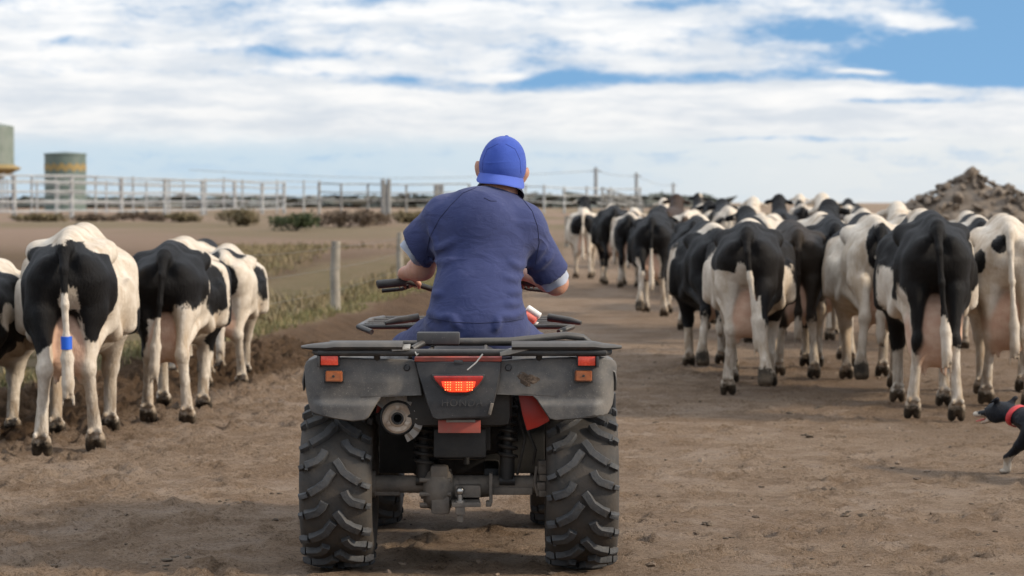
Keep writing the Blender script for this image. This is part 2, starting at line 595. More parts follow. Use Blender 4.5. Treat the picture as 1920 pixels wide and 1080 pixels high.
M['navy'] = cloth_mat('navy_work_cloth', (.027, .036, .108), (.037, .048, .134), .006, (.058, .066, .155))
M['cap'] = cloth_mat('blue_cap_cloth', (.030, .068, .33), (.045, .09, .40), .002, (.02, .045, .28))
M['cap_brim'] = cloth_mat('blue_brim_cloth', (.06, .105, .42), (.075, .125, .47), .001)
M['grey_cloth'] = cloth_mat('grey_undershirt', (.33, .36, .43), (.42, .45, .52), .003)
M['collar'] = cloth_mat('dark_collar', (.012, .014, .03), (.02, .022, .045), .001)
M['stitch'] = material('seam_thread', (.014, .018, .06), None, 5, .9)
M['capstitch'] = material('cap_seam', (.02, .035, .2), None, 5, .9)


def place(px, py_ground):
    """ground point seen at a pixel of the 1920x1080 photograph (flat ground)"""
    Y = CAMH * FPX / (py_ground - HORIZ)
    return Vector(((px - 960) / FPX * Y, Y, 0))


def at(px, py, Y):
    return Vector(((px - 960) / FPX * Y, Y, CAMH - (py - HORIZ) / FPX * Y))


# ================================================================== THE SETTING
def lane_edge(Y):
    return np.interp(Y, [-30, 8, 13, 15, 20.5, 26.4, 34, 43, 60, 90, 200], [-5.5, -4.6, -3.75, -3.25, -2.35, -1.6, -.9, -.2, .6, 1.5, 3])


def terrain(X, Y, fine=True):
    X = np.asarray(X, float); Y = np.asarray(Y, float)
    z = .80 * sm(Y, 44, 90)
    e = lane_edge(Y)
    d = e - X                                     # metres left of the lane
    near = 1 - sm(Y, 60, 90)
    z = z + near * (.07 * sm(d, .0, .5) - .05 * sm(d, 1.2, 3.0) + .10 * np.exp(-((d - .55) / .35) ** 2) * (.6 + vnoise2(X * 1.1, Y * .7, 3)))
    z = z + near * (-.035 * np.exp(-((d + .35) / .45) ** 2))
    big = vnoise2(X * .25, Y * .25, 1) * .05 + vnoise2(X * .9, Y * .9, 2) * .022
    z = z + big * (.25 + .75 * sm(d, 0, 2) * near + 3 * sm(Y, 60, 100))
    if fine:
        ch = .5 + 1.5 * np.exp(-((d + .3) / .7) ** 2)
        z = z + (vnoise2(X * 3.1, Y * 2.3, 4) * .012 + vnoise2(X * 7.7, Y * 5.5, 5) * .011 * ch + np.abs(vnoise2(X * 17, Y * 13, 6)) * .010 * ch
                 + vnoise2(X * 31, Y * 25, 8) * .005 * (.6 + ch))
        # shallow wheel ruts
        z = z - .012 * (np.exp(-((X + .72) / .16) ** 2) + np.exp(-((X - .32) / .16) ** 2)) * (1 - sm(Y, 20, 34))
    return z


def tz(x, y):
    return float(terrain(np.array([x]), np.array([y]), False)[0])


def ground_material():
    m = bpy.data.materials.new('dirt_ground')
    m.use_nodes = True
    t = NT(m.node_tree)
    p = t.n['Principled BSDF']
    pos = t.new('ShaderNodeNewGeometry').outputs['Position']
    a = t.new('ShaderNodeAttribute', attribute_name='gm')
    gr, dk, fa = t.sep(a.outputs['Vector'])
    n1 = t.noise(pos, .55, 6, .6)
    n2 = t.noise(pos, 4.5, 8, .68)
    n3 = t.noise(pos, 38, 7, .7)
    n4 = t.noise(pos, 160, 4, .7)
    pale = t.mix(t.step(n2, .34, .66), (.245, .165, .106), (.365, .265, .186))
    pale = t.mix(t.m('MULTIPLY', t.step(n1, .42, .64), .45), pale, (.235, .15, .092))
    n5 = t.noise(pos, 1.7, 9, .72, .6)
    pale = t.mix(t.m('MULTIPLY', t.step(n5, .50, .66), .55), pale, (.15, .093, .056))
    pale = t.mix(t.m('MULTIPLY', t.step(n5, .50, .36), .75), pale, (.39, .298, .228))
    pale = t.mix(t.m('MULTIPLY', t.step(n3, .50, .70), .62), pale, (.36, .275, .205))
    pale = t.mix(t.m('MULTIPLY', t.step(n3, .47, .33), .75), pale, (.085, .056, .036))
    pale = t.mix(t.m('MULTIPLY', t.step(n4, .56, .68), .6), pale, (.42, .345, .27))
    pale = t.mix(t.m('MULTIPLY', t.step(n4, .44, .33), .7), pale, (.075, .05, .032))
    n6 = t.noise(pos, 75, 5, .7)
    pale = t.mix(t.m('MULTIPLY', t.step(n6, .46, .34), .75), pale, (.08, .053, .034))
    pale = t.mix(t.m('MULTIPLY', t.step(n6, .58, .70), .5), pale, (.42, .335, .255))
    brown = t.mix(t.step(n2, .36, .64), (.085, .052, .030), (.145, .090, .053))
    brown = t.mix(t.m('MULTIPLY', t.step(n3, .52, .70), .5), brown, (.19, .13, .082))
    brown = t.mix(t.m('MULTIPLY', t.step(n3, .46, .34), .7), brown, (.035, .023, .014))
    f = t.m('ADD', dk, t.m('MULTIPLY', t.m('SUBTRACT', n2, .5), .9), clamp=True)
    col = t.mix(t.step(f, .25, .75), pale, brown)
    grass = t.mix(t.step(t.noise(pos, 1.3, 7, .7), .35, .65), (.20, .145, .085), (.155, .125, .062))
    grass = t.mix(t.step(n2, .5, .7), grass, (.17, .12, .072))
    gf = t.step(t.m('ADD', gr, t.m('MULTIPLY', t.m('SUBTRACT', t.noise(pos, 2.2, 6, .7), .5), 1.3)), .40, .68)
    col = t.mix(gf, col, grass)
    far = t.mix(t.step(t.noise(pos, .05, 5, .6), .42, .6), (.27, .19, .14), (.20, .155, .095))
    col = t.mix(fa, col, far)
    t.put(p.inputs['Base Color'], col)
    p.inputs['Roughness'].default_value = .95
    p.inputs['Specular IOR Level'].default_value = .12
    b = t.new('ShaderNodeBump'); b.inputs['Distance'].default_value = .034
    t.put(b.inputs['Height'], t.m('ADD', t.m('MULTIPLY', n2, .6), t.m('ADD', n3, t.m('MULTIPLY', n4, .8))))
    t.l.new(b.outputs[0], p.inputs['Normal'])
    return m


def grow(a, b, s0, q):
    out = [a]; st = s0
    while abs(out[-1] - b) > st and abs(out[-1]) < abs(b):
        out.append(out[-1] + (st if b > a else -st)); st *= q
    out.append(b)
    return out


xs = np.array(grow(-4.6, -4000, .06, 1.11)[::-1] + list(np.arange(-4.56, 4.6, .036)) + grow(4.62, 4000, .06, 1.11))
ys = np.array(list(np.linspace(-40, 7, 24)) + list(np.arange(7.5, 24, .04)) + grow(24.05, 6000, .06, 1.02))
gx, gy = np.meshgrid(xs, ys, indexing='ij')
fx, fy = gx.ravel(), gy.ravel()
fz = terrain(fx, fy)
# hoof prints trodden into the track
fz2 = fz.reshape(len(xs), len(ys))
rp = np.random.default_rng(91)
for _ in range(5200):
    y0 = 8.2 + 15.5 * rp.random() ** 1.2
    e0 = float(lane_edge(y0))
    x0 = e0 + abs(rp.normal()) * 1.3 - .35 if rp.random() < .55 else rp.uniform(-4, 4.4)
    i0, i1 = np.searchsorted(xs, [x0 - .13, x0 + .13]); j0, j1 = np.searchsorted(ys, [y0 - .14, y0 + .14])
    if i1 <= i0 or j1 <= j0: continue
    dd = np.hypot((xs[i0:i1, None] - x0) / .055, (ys[None, j0:j1] - y0) / .065)
    dp = rp.uniform(.009, .024) * (1.9 if x0 - e0 < 1.0 else 1.0)
    fz2[i0:i1, j0:j1] += -dp * np.exp(-dd ** 4) + dp * .75 * np.exp(-((dd - 1.35) / .35) ** 2)
fz = fz2.ravel()
nX, nY = len(xs), len(ys)
ii, jj = np.meshgrid(np.arange(nX - 1), np.arange(nY - 1), indexing='ij')
b0 = (ii * nY + jj).ravel()
gq = np.stack([b0, b0 + nY, b0 + nY + 1, b0 + 1], 1)
M['ground'] = ground_material()
ground = mesh_obj('ground', np.stack([fx, fy, fz], 1), gq, M['ground'])
tag(ground, kind='structure')
e_ = lane_edge(fy)
d_ = e_ - fx
wob = vnoise2(fx * .8, fy * .5, 11) * .6 + vnoise2(fx * 2.3, fy * 1.7, 12) * .3
grass_a = sm(d_ + wob * .8, .35, .95) * (1 - .55 * sm(d_, 2.5, 5)) * (1 - sm(fy, 48, 70))
dark_a = np.exp(-((d_ + .05 + wob * .3) / .75) ** 2) * .95
dark_a = np.maximum(dark_a, .42 * sm(fx, 1.0, 2.6) * sm(fy, 11.8, 14.5))
dark_a = np.maximum(dark_a, .32 * sm(fy, 16, 26))
dark_a = np.maximum(dark_a, .30 * (1 - sm(fy, 9.0, 9.9)))
dark_a = np.maximum(dark_a, .55 * sm(d_, .3, 1.2))
far_a = sm(fy, 46, 75)
dark_a = np.maximum(dark_a, .75 * sm(d_, .8, 1.6) * sm(fy, 20, 30) * (1 - sm(fy, 55, 75)))
attr(ground.data, 'gm', np.stack([grass_a, dark_a, far_a], 1))


# ---- clods and stones lying on the track (uncountable)
def lumps(n, xr, yr, sr, seed, dens=None, flat=.5):
    r = np.random.default_rng(seed)
    ico_v = []; bm = bmesh.new(); bmesh.ops.create_icosphere(bm, subdivisions=1, radius=1)
    bm.verts.index_update()
    iv = np.array([v_.co[:] for v_ in bm.verts]); jf = np.array([[v_.index for v_ in f_.verts] for f_ in bm.faces]); bm.free()
    VS, FS = [], []
    k = 0
    while k < n:
        x = r.uniform(*xr); y = yr[0] + (yr[1] - yr[0]) * r.random() ** 1.4
        if dens is not None and r.random() > dens(x, y): continue
        s_ = sr[0] * (sr[1] / sr[0]) ** (r.random() ** 2.2)
        sc3 = np.array([r.uniform(.7, 1.5), r.uniform(.7, 1.3), r.uniform(.45, .9) * flat * 1.6]) * s_
        vv = iv * (1 + .28 * r.standard_normal((len(iv), 1))) * sc3
        a = r.uniform(0, 6.28); c_, s2 = math.cos(a), math.sin(a)
        vv = np.stack([vv[:, 0] * c_ - vv[:, 1] * s2, vv[:, 0] * s2 + vv[:, 1] * c_, vv[:, 2]], 1)
        vv += np.array([x, y, float(terrain(np.array([x]), np.array([y]))[0]) + sc3[2] * .35])
        VS.append(vv); FS.append(jf + k * len(iv)); k += 1
    return np.concatenate(VS), np.concatenate(FS)


M['clod'] = material('dry_clod', (.085, .058, .038), (.21, .152, .108), 6, .95, bump=.003, bscale=120, thr=(.42, .58))
M['dung'] = material('dark_dung_clod', (.055, .038, .024), (.10, .07, .045), 20, .9, bump=.004, bscale=90)
v1, f1 = lumps(2600, (-4.2, 4.2), (8.2, 24), (.004, .020), 3)
tag(mesh_obj('loose_stones', v1, f1, M['clod'], smooth=False), 'small dry clods and stones strewn over the track', 'stones', kind='stuff')
v1, f1 = lumps(170, (-4.2, 4.2), (8.6, 22), (.006, .022), 5, lambda x, y: .25 + .75 * math.exp(-((float(lane_edge(y)) - x + .4) / .8) ** 2), .4)
v2, f2 = lumps(1, (0, .1), (9, 9.1), (.02, .021), 6)
# the darker pats that stand out on the right of the track
VV, FF = [v1], [f1]; nb = len(v1)
rr = np.random.default_rng(12)
for (px, py, s_) in [(1565, 921, .030), (1580, 970, .026), (1585, 972, .022), (1610, 973, .028), (1600, 974, .02), (1325, 989, .022), (1532, 767, .03), (1488, 773, .034), (1508, 775, .025),
                     (1508, 818, .03), (1385, 932, .02), (1428, 940, .014), (1458, 878, .022), (1540, 1052, .022), (1360, 1010, .016), (1870, 1028, .02), (1835, 1005, .013),
                     (318, 973, .018), (420, 941, .026), (448, 944, .024), (510, 927, .026), (250, 911, .02), (335, 1050, .026), (86, 1069, .028), (100, 1072, .022), (294, 1066, .02), (225, 1027, .015)]:
    P_ = place(px, py)
    for q in range(3):
        x = P_.x + rr.normal() * s_ * .9; y = P_.y + rr.normal() * s_ * 2
        vv, ff = lumps(1, (x, x + .001), (y, y + .001), (s_ * rr.uniform(.4, .75), s_ * .8), int(px * 7 + q), None, .42)
        VV.append(vv); FF.append(ff + nb); nb += len(vv)
tag(mesh_obj('dung_clods', np.concatenate(VV), np.concatenate(FF), M['dung'], smooth=True), 'dark clods of dung scattered along the cattle track', 'dung', kind='stuff')


# ---- grass on the verge
def blades(n, pick, hr, seed, lean=.5, wd=.006):
    r = np.random.default_rng(seed)
    P = np.array([pick(r) for _ in range(n)])
    x, y = P[:, 0], P[:, 1]
    z = terrain(x, y)
    hgt = r.uniform(*hr, n) * (.6 + .8 * r.random(n) ** 2)
    a = r.uniform(0, 6.28, n); le = r.uniform(.1, lean, n) * hgt
    wv = np.stack([np.cos(a + 1.57), np.sin(a + 1.57), np.zeros(n)], 1) * (wd * r.uniform(.6, 1.5, n))[:, None]
    base = np.stack([x, y, z - .01], 1)
    dirv = np.stack([np.cos(a), np.sin(a), np.zeros(n)], 1)
    mid = base + dirv * (le * .35)[:, None]; mid[:, 2] += hgt * .6
    tip = base + dirv * le[:, None]; tip[:, 2] += hgt
    V = np.stack([base - wv, base + wv, mid + wv * .7, mid - wv * .7, tip], 1).reshape(-1, 3)
    o = np.arange(n)[:, None] * 5
    return V, [(a0, a0 + 1, a0 + 2, a0 + 3) for a0 in o[:, 0]] + [(a0 + 3, a0 + 2, a0 + 4) for a0 in o[:, 0]]


def leaf_mat(name, c1, c2, c3, scale=3):
    m = bpy.data.materials.new(name); m.use_nodes = True
    t = NT(m.node_tree); p = t.n['Principled BSDF']
    pos = t.new('ShaderNodeNewGeometry').outputs['Position']
    rnd = t.new('ShaderNodeNewGeometry').outputs['Random Per Island']
    col = t.mix(t.step(t.noise(pos, scale, 5, .6), .35, .65), c1, c2)
    col = t.mix(t.step(rnd, .55, .95), col, c3)
    t.put(p.inputs['Base Color'], col)
    p.inputs['Roughness'].default_value = .7
    p.inputs['Specular IOR Level'].default_value = .2
    return m


M['grass'] = leaf_mat('verge_grass', (.17, .15, .065), (.10, .105, .04), (.28, .21, .11))


def pick_verge(r):
    while True:
        y = 13 + 34 * r.random() ** 1.3
        d = abs(r.normal()) * .75 + .42
        x = float(lane_edge(y)) - d
        if vnoise2(np.array([x * 1.6]), np.array([y * 1.1]), 21)[0] > r.uniform(-.4, .25): return x, y


gv, gf_ = blades(26000, pick_verge, (.03, .095), 31, .9, .0042)
tag(mesh_obj('verge_grass', gv, gf_, M['grass'], smooth=False), 'short dry grass on the verge behind the cows', 'grass', kind='stuff')


def pick_field(r):
    while True:
        y = 24 + 38 * r.random(); x = (r.uniform(380, 860) - 960) / FPX * y
        if x > float(lane_edge(y)) - .9: continue
        if vnoise2(np.array([x * .3]), np.array([y * .12]), 25)[0] > r.uniform(-.35, .1): return x, y


gv, gf_ = blades(20000, pick_field, (.05, .17), 32, .9, .010)
M['rough_grass'] = leaf_mat('field_grass', (.19, .145, .078), (.14, .118, .055), (.26, .195, .115), .5)
tag(mesh_obj('rough_pasture', gv, gf_, M['rough_grass'], smooth=False), 'tawny rough pasture beyond the wire fence', 'grass', kind='stuff')


# ---- wire fence along the verge: posts and wires
wf = empty('wire_fence', (0, 0, 0))
tag(wf, 'wooden post and wire fence along the grassy verge', 'fence')
fposts = []
for (Y, dd) in [(12.0, -5.2), (16.6, -3.75), (22.0, -2.85), (28.2, -2.05), (40, -1.84), (52, -1.9), (65, -2.2)]:
    x = dd
    z = tz(x, Y)
    fposts.append((x, Y, z))
    b = MB().tube([(x, Y, z - .2), (x + random.uniform(-.02, .02), Y, z + .45), (x + random.uniform(-.03, .03), Y, z + .84)], [.062, .058, .055], 10)
    b.build('post', M['wood'], wf)
for hgt in (.28, .54, .78):
    pts = []
    for i in range(len(fposts) - 1):
        A_, B_ = Vector(fposts[i]), Vector(fposts[i + 1])
        for q in range(4):
            p_ = A_.lerp(B_, q / 4); p_.z += hgt - .03 * math.sin(math.pi * q / 4); p_.x += .055
            pts.append(p_)
    pts.append(Vector(fposts[-1]) + Vector((.055, 0, hgt)))
    MB().tube(pts, .0022, 5).build('wire', M['wire'], wf)


# ---- cattle yard of galvanised rails
def yard(name, label, posts, rails, hpost, r_post, r_rail, mat, extra=None, railh=None):
    """posts: list of (px, depth); built on the terrain there"""
    root = empty(name, (0, 0, 0))
    tag(root, label, 'fence')
    P = []
    for (px, Y) in posts:
        x = (px - 960) / FPX * Y
        P.append(Vector((x, Y, tz(x, Y))))
    for i, p in enumerate(P):
        MB().tube([p + Vector((0, 0, -.1)), p + Vector((0, 0, hpost))], r_post, 8).build('post', mat, root)
    for hh in rails:
        for i in range(len(P) - 1):
            MB().tube([P[i] + Vector((0, -r_post, hh)), P[i + 1] + Vector((0, -r_post, hh))], r_rail, 6).build('rail', mat, root)
    return root


yard('yard_fence', 'tall galvanised yard rails with wide posts, nearest row by the tanks', [(-75, 84), (27, 87), (135, 90), (228, 95), (310, 101), (380, 108), (440, 115), (492, 121), (533, 127)],
     [.30, .66, 1.02, 1.36, 1.60], 1.64, .085, .038, M['galv'])
yard('yard_fence', 'second row of yard rails behind the nearest row', [(60, 112), (105, 112), (180, 113), (250, 114), (318, 115), (386, 118), (420, 120), (455, 124), (520, 130), (570, 134), (600, 138)],
     [.5, .95, 1.40, 1.72], 1.80, .05, .026, M['galv'])
yard('yard_fence', 'farthest row of yard rails at the left edge', [(-30, 135), (15, 135), (70, 136), (110, 137), (200, 138), (275, 139), (345, 140)], [.6, 1.2, 1.8], 1.85, .055, .03, M['galv'])
M['dark_rail'] = material('weathered_rail', (.16, .16, .155), (.24, .235, .22), 3, .7)
yard('rail_fence', 'long dark top rail fence between the bushes and the driver', [(598, 112), (640, 112), (690, 113), (724, 113), (762, 114), (822, 115), (880, 116)], [.75, 1.1, 1.50], 1.52, .05, .035, M['dark_rail'])
yard('rail_fence', 'far pale rail fence seen between the driver and the lone cow', [(985, 128), (1020, 128), (1058, 129), (1100, 130), (1145, 131), (1200, 132)], [.6, 1.0, 1.4], 1.5, .06, .035, M['galv'])
for (px, top, Y, lab, ws) in [(725, 336, 110, 'pair of tall gate posts above the dark rail fence', (-.16, .10)), (822, 347, 118, 'pair of short gate posts just beside the driver shoulder', (-.12, .16))]:
    x = (px - 960) / FPX * Y; z0 = tz(x, Y)
    g = empty('gate_post', (x, Y, z0)); tag(g, lab, 'post')
    zt = CAMH - (top - HORIZ) / FPX * Y - z0
    for ww in ws:
        MB().tube([(ww, 0, -.1), (ww, 0, zt)], .10, 8).build('upright', M['dark_rail'], g)
    MB().box(((ws[0] + ws[1]) / 2, 0, zt * .55), (ws[1] - ws[0], .05, .10)).build('cross_piece', M['dark_rail'], g)
g = empty('timber_post', at(1066, 440, 62) * 1)
g.location.z = tz(g.location.x, 62)
tag(g, 'pair of weathered posts beside the lone far cow', 'post')
MB().tube([(0, 0, -.1), (0, 0, .80)], .10, 8).build('upright', M['wood'], g)
MB().tube([(.32, .3, -.1), (.32, .3, .78)], .09, 8).build('upright', M['wood'], g)

# ---- tanks
M['tank'] = material('green_tank_paint', (.085, .12, .105), (.11, .145, .125), 2, .55, dust=.3, dustc=(.2, .2, .17), dscale=1.5)
M['ochre'] = material('ochre_paint', (.30, .21, .075), (.24, .17, .07), 4, .7)
M['silo'] = material('grey_green_silo', (.14, .17, .14), (.18, .205, .175), 1.5, .6)
Yt = 165
cx = (123.5 - 960) / FPX * Yt; z0 = tz(cx, Yt); rt = 77 / 2 / FPX * Yt
ht = CAMH - (288 - HORIZ) / FPX * Yt - z0
tk = empty('water_tank', (cx, Yt, z0)); tag(tk, 'round dark green tank with ochre zigzag band behind the rails', 'tank')
MB().lathe([(-.2, 0), (-.2, rt), (ht * .97, rt), (ht * .97, rt * 1.03), (ht, rt * 1.03), (ht + .12, 0)], (0, 0, 0), 'z', 48).build('shell', M['tank'], tk)
zb = CAMH - (323 - HORIZ) / FPX * Yt - z0
vs, fs = [], []
NZ = 96
for k in range(NZ):
    a = 2 * math.pi * k / NZ
    off = .22 * (abs((k % 6) - 3) / 3)
    for q in (0, 1):
        vs.append(((rt + .015) * math.cos(a), (rt + .015) * math.sin(a), zb + off + q * .42))
for k in range(NZ):
    k2 = (k + 1) % NZ
    fs.append((2 * k, 2 * k2, 2 * k2 + 1, 2 * k + 1))
mesh_obj('zigzag_band', vs, fs, M['ochre'], tk, False)
Ys = 150
cx = (-14 - 960) / FPX * Ys; z0 = tz(cx, Ys); rs_ = 41 / FPX * Ys
zt = CAMH - (234 - HORIZ) / FPX * Ys - z0; zc = CAMH - (309 - HORIZ) / FPX * Ys - z0
si = empty('feed_silo', (cx, Ys, z0)); tag(si, 'tall grey green feed silo on legs, cut by the left edge', 'silo')
MB().lathe([(zc, rs_), (zt - .1, rs_), (zt + .1, rs_ * .3), (zt + .15, 0)], (0, 0, 0), 'z', 40).build('barrel', M['silo'], si)
MB().lathe([(zc, rs_ * 1.01), (zc - .18, rs_ * 1.3), (zc - .26, rs_ * 1.3), (zc - .9, rs_ * .35), (zc - 1.3, .14), (zc - 1.3, 0)], (0, 0, 0), 'z', 40).build('hopper', M['ochre'], si)
for k in range(6):
    a = k * math.pi / 3 + .3
    MB().tube([(rs_ * .9 * math.cos(a), rs_ * .9 * math.sin(a), -.1), (rs_ * .9 * math.cos(a), rs_ * .9 * math.sin(a), zc - .1)], .06, 8).build('leg', M['galv'], si)

# ---- poles and their lines, far off
M['pole'] = material('grey_pole', (.20, .20, .20), (.27, .265, .26), 1, .8)
tops = []
for (px, py, Y, lab) in [(1117, 314, 330, 'tallest power pole behind the lone cow'), (1193, 324, 370, 'middle power pole right of the tallest one'), (1262, 343, 480, 'small faint power pole farthest right')]:
    x = (px - 960) / FPX * Y; z0 = tz(x, Y); zt = CAMH - (py - HORIZ) / FPX * Y
    g = empty('power_pole', (x, Y, z0)); tag(g, lab, 'pole')
    MB().tube([(0, 0, -.5), (0, 0, zt - z0)], [.30, .22], 8).build('mast', M['pole'], g)
    MB().box((0, 0, zt - z0 - .5), (1.5, .12, .14)).build('crossarm', M['pole'], g)
    tops.append(Vector((x, Y, zt - .45)))
def span(A_, B_, sag, name, lab):
    o = MB().tube([A_.lerp(B_, q / 12) + Vector((0, 0, -sag * math.sin(math.pi * q / 12))) for q in range(13)], .035, 5).build(name, M['pole'])
    tag(o, lab, 'cable')
span(tops[0], Vector((-40, 300, tops[0].z - .3)), 1.0, 'power_line', 'thin power line running left from the tallest pole')
span(tops[0], tops[1], .3, 'power_line', 'short power line between the two taller poles')
span(tops[1], tops[2], .5, 'power_line', 'power line from the middle pole to the faint one')

# ---- sloping loading race
lr = empty('loading_ramp', (0, 0, 0)); tag(lr, 'sloping lattice loading ramp left of the herd on the skyline', 'ramp')
A_, B_ = at(1128, 352, 118), at(1205, 376, 122)
for dz_ in (0, -.28, -.55):
    MB().tube([A_ + Vector((0, 0, dz_)), B_ + Vector((0, 0, dz_ * .9))], .035, 6).build('rail', M['dark_rail'], lr)
for q in range(8):
    p_ = A_.lerp(B_, q / 7)
    MB().tube([p_, Vector((p_.x, p_.y, tz(p_.x, p_.y) - .1))], .04, 6).build('post', M['dark_rail'], lr)
    if q < 7:
        p2 = A_.lerp(B_, (q + 1) / 7)
        MB().tube([p_, p2 + Vector((0, 0, -.5))], .022, 5).build('brace', M['dark_rail'], lr)

# ---- low hedge line on the horizon
M['hedge'] = leaf_mat('far_hedge', (.075, .085, .07), (.11, .115, .10), (.14, .13, .11), .05)
r_ = np.random.default_rng(4)
vs, fs = [], []
for k in range(5200):
    Y = 260 + 120 * r_.random()
    X = (r_.uniform(-200, 1330) - 960) / FPX * Y
    hmax = 1.15 * (.5 + .9 * max(0, vnoise2(np.array([X * .05]), np.array([.3]), 9)[0] + .4))
    c_ = np.array([X, Y, .75 + hmax * r_.random()])
    q = c_ + r_.normal(size=(4, 3)) * np.array([1.3, .8, .28])
    q[:, 2] = np.maximum(q[:, 2], .5)
    b_ = len(vs); vs += q.tolist(); fs.append((b_, b_ + 1, b_ + 2)); fs.append((b_, b_ + 2, b_ + 3))
tag(mesh_obj('far_hedge', vs, fs, M['hedge'], smooth=False), 'low dark hedge line along the horizon', 'hedge', kind='stuff')

# ---- bushes
BM = {'green': leaf_mat('bush_green', (.05, .065, .03), (.035, .055, .022), (.10, .11, .05)), 'brown': leaf_mat('bush_brown', (.12, .085, .06), (.085, .062, .045), (.20, .15, .10)),
      'olive': leaf_mat('bush_olive', (.14, .11, .06), (.11, .09, .045), (.20, .155, .09))}
M['twig'] = material('twig', (.06, .045, .032), None, 5, .9)
for i, (px, pb, Y, wd_, hh, kind, lab) in enumerate([
        (545, 440, 72, 1.25, .62, 'green', 'dark green bush in front of the yard rails'), (640, 436, 76, 1.9, .62, 'brown', 'wide brown dry bush beside the dark green bush'),
        (440, 425, 78, 1.3, .62, 'olive', 'olive bush at the right end of the nearest rails'), (700, 436, 78, 1.1, .5, 'brown', 'small brown bush below the tall gate posts'),
        (338, 415, 84, 1.2, .35, 'olive', 'low olive shrub at the foot of the rails'), (80, 418, 84, 2.4, .32, 'olive', 'long low scrub under the leftmost rails'),
        (265, 414, 86, 1.7, .32, 'brown', 'low brown scrub in the middle of the rails'), (775, 432, 80, 1.0, .42, 'olive', 'olive bush hard by the driver sleeve'),
        (180, 416, 85, 1.5, .30, 'brown', 'low dry scrub between two rail posts')]):
    x = (px - 960) / FPX * Y; z0 = tz(x, Y)
    g = empty('bush', (x, Y, z0)); tag(g, lab, 'bush', 'bushes along the yard')
    r_ = np.random.default_rng(100 + i)
    vs, fs = [], []
    lob = [(r_.uniform(-wd_ * .4, wd_ * .4), r_.uniform(-.3, .3), hh * r_.uniform(.3, .62), r_.uniform(.22, .42)) for _ in range(int(5 + wd_ * 4))]
    for k in range(1400):
        L_ = lob[r_.integers(len(lob))]
        dv = r_.normal(size=3); dv /= np.linalg.norm(dv)
        c_ = np.array(L_[:3]) + dv * np.array([L_[3] * 1.1, L_[3], L_[3] * hh]) * r_.random() ** .4
        c_[2] = max(c_[2], .02)
        q = c_ + r_.normal(size=(3, 3)) * .045
        b_ = len(vs); vs += q.tolist(); fs.append((b_, b_ + 1, b_ + 2))
    mesh_obj('foliage', vs, fs, BM[kind], g, False)
    mb = MB()
    for k in range(7):
        L_ = lob[k % len(lob)]
        mb.tube([(L_[0] * .2, 0, -.05), (L_[0] * .6, L_[1] * .5, L_[2] * .5), (L_[0], L_[1], L_[2] + .1)], [.02, .014, .006], 5)
    mb.build('stems', M['twig'], g)

# ---- heap of broken slabs and stones on the right
M['rock'] = material('grey_brown_rubble', (.11, .085, .064), (.235, .19, .15), 2.4, .92, bump=.02, bscale=9, dust=.5, dustc=(.17, .13, .09), dscale=1.2, updust=.2)
Yp = 62.0
hx = (1820 - 960) / FPX * Yp
hp = empty('rubble_heap', (hx, Yp, tz(hx, Yp)))
tag(hp, 'tall heap of grey brown rubble and slabs behind the right hand cows', 'rubble heap')
H_ = CAMH - (322 - HORIZ) / FPX * Yp - tz(hx, Yp)
def heap_h(x, y):
    return H_ * max(0, 1 - (math.hypot(x / (4.4 if x > 0 else 3.5), y / 1.9)) ** 1.02)
n_ = 40
vs = [((i / n_ - .5) * 8.6, (j / n_ - .5) * 4, max(-.2, heap_h((i / n_ - .5) * 8.6, (j / n_ - .5) * 4) * .93 - .04 + .2 * float(vnoise2(np.array([i * .4]), np.array([j * .4]), 6)[0]))) for i in range(n_ + 1) for j in range(n_ + 1)]
fs = [(i * (n_ + 1) + j, (i + 1) * (n_ + 1) + j, (i + 1) * (n_ + 1) + j + 1, i * (n_ + 1) + j + 1) for i in range(n_) for j in range(n_)]
mesh_obj('core', vs, fs, M['rock'], hp, False)
rocks = []
r_ = np.random.default_rng(77)
for k in range(10):
    bm = bmesh.new(); bmesh.ops.create_icosphere(bm, subdivisions=2, radius=1)
    dirs = r_.normal(size=(9, 3)); dirs /= np.linalg.norm(dirs, axis=1)[:, None]; cut = r_.uniform(.5, .85, 9)
    for v_ in bm.verts:
        c_ = np.array(v_.co)
        for d1, c1_ in zip(dirs, cut):
            q = c_ @ d1
            if q > c1_: c_ = c_ - d1 * (q - c1_)
        v_.co = c_ + r_.normal(size=3) * .02
    me = bpy.data.meshes.new('rock'); bm.to_mesh(me); bm.free(); me.materials.append(M['rock'])
    rocks.append(me)
for k in range(298):
    x = r_.uniform(-3.2, 2.4); y = -abs(r_.normal()) * .8 + .35
    hh = heap_h(x, y)
    if hh < .05: continue
    o = link('rock', rocks[k % 10], hp, (x, y, hh - .02))
    s_ = r_.uniform(.06, .16) * (1 if r_.random() < .8 else 1.7)
    o.scale = (s_ * r_.uniform(.8, 1.6), s_ * r_.uniform(.7, 1.3), s_ * r_.uniform(.25, .75))
    o.rotation_euler = (r_.normal() * .5, r_.normal() * .5, r_.uniform(0, 6.28))


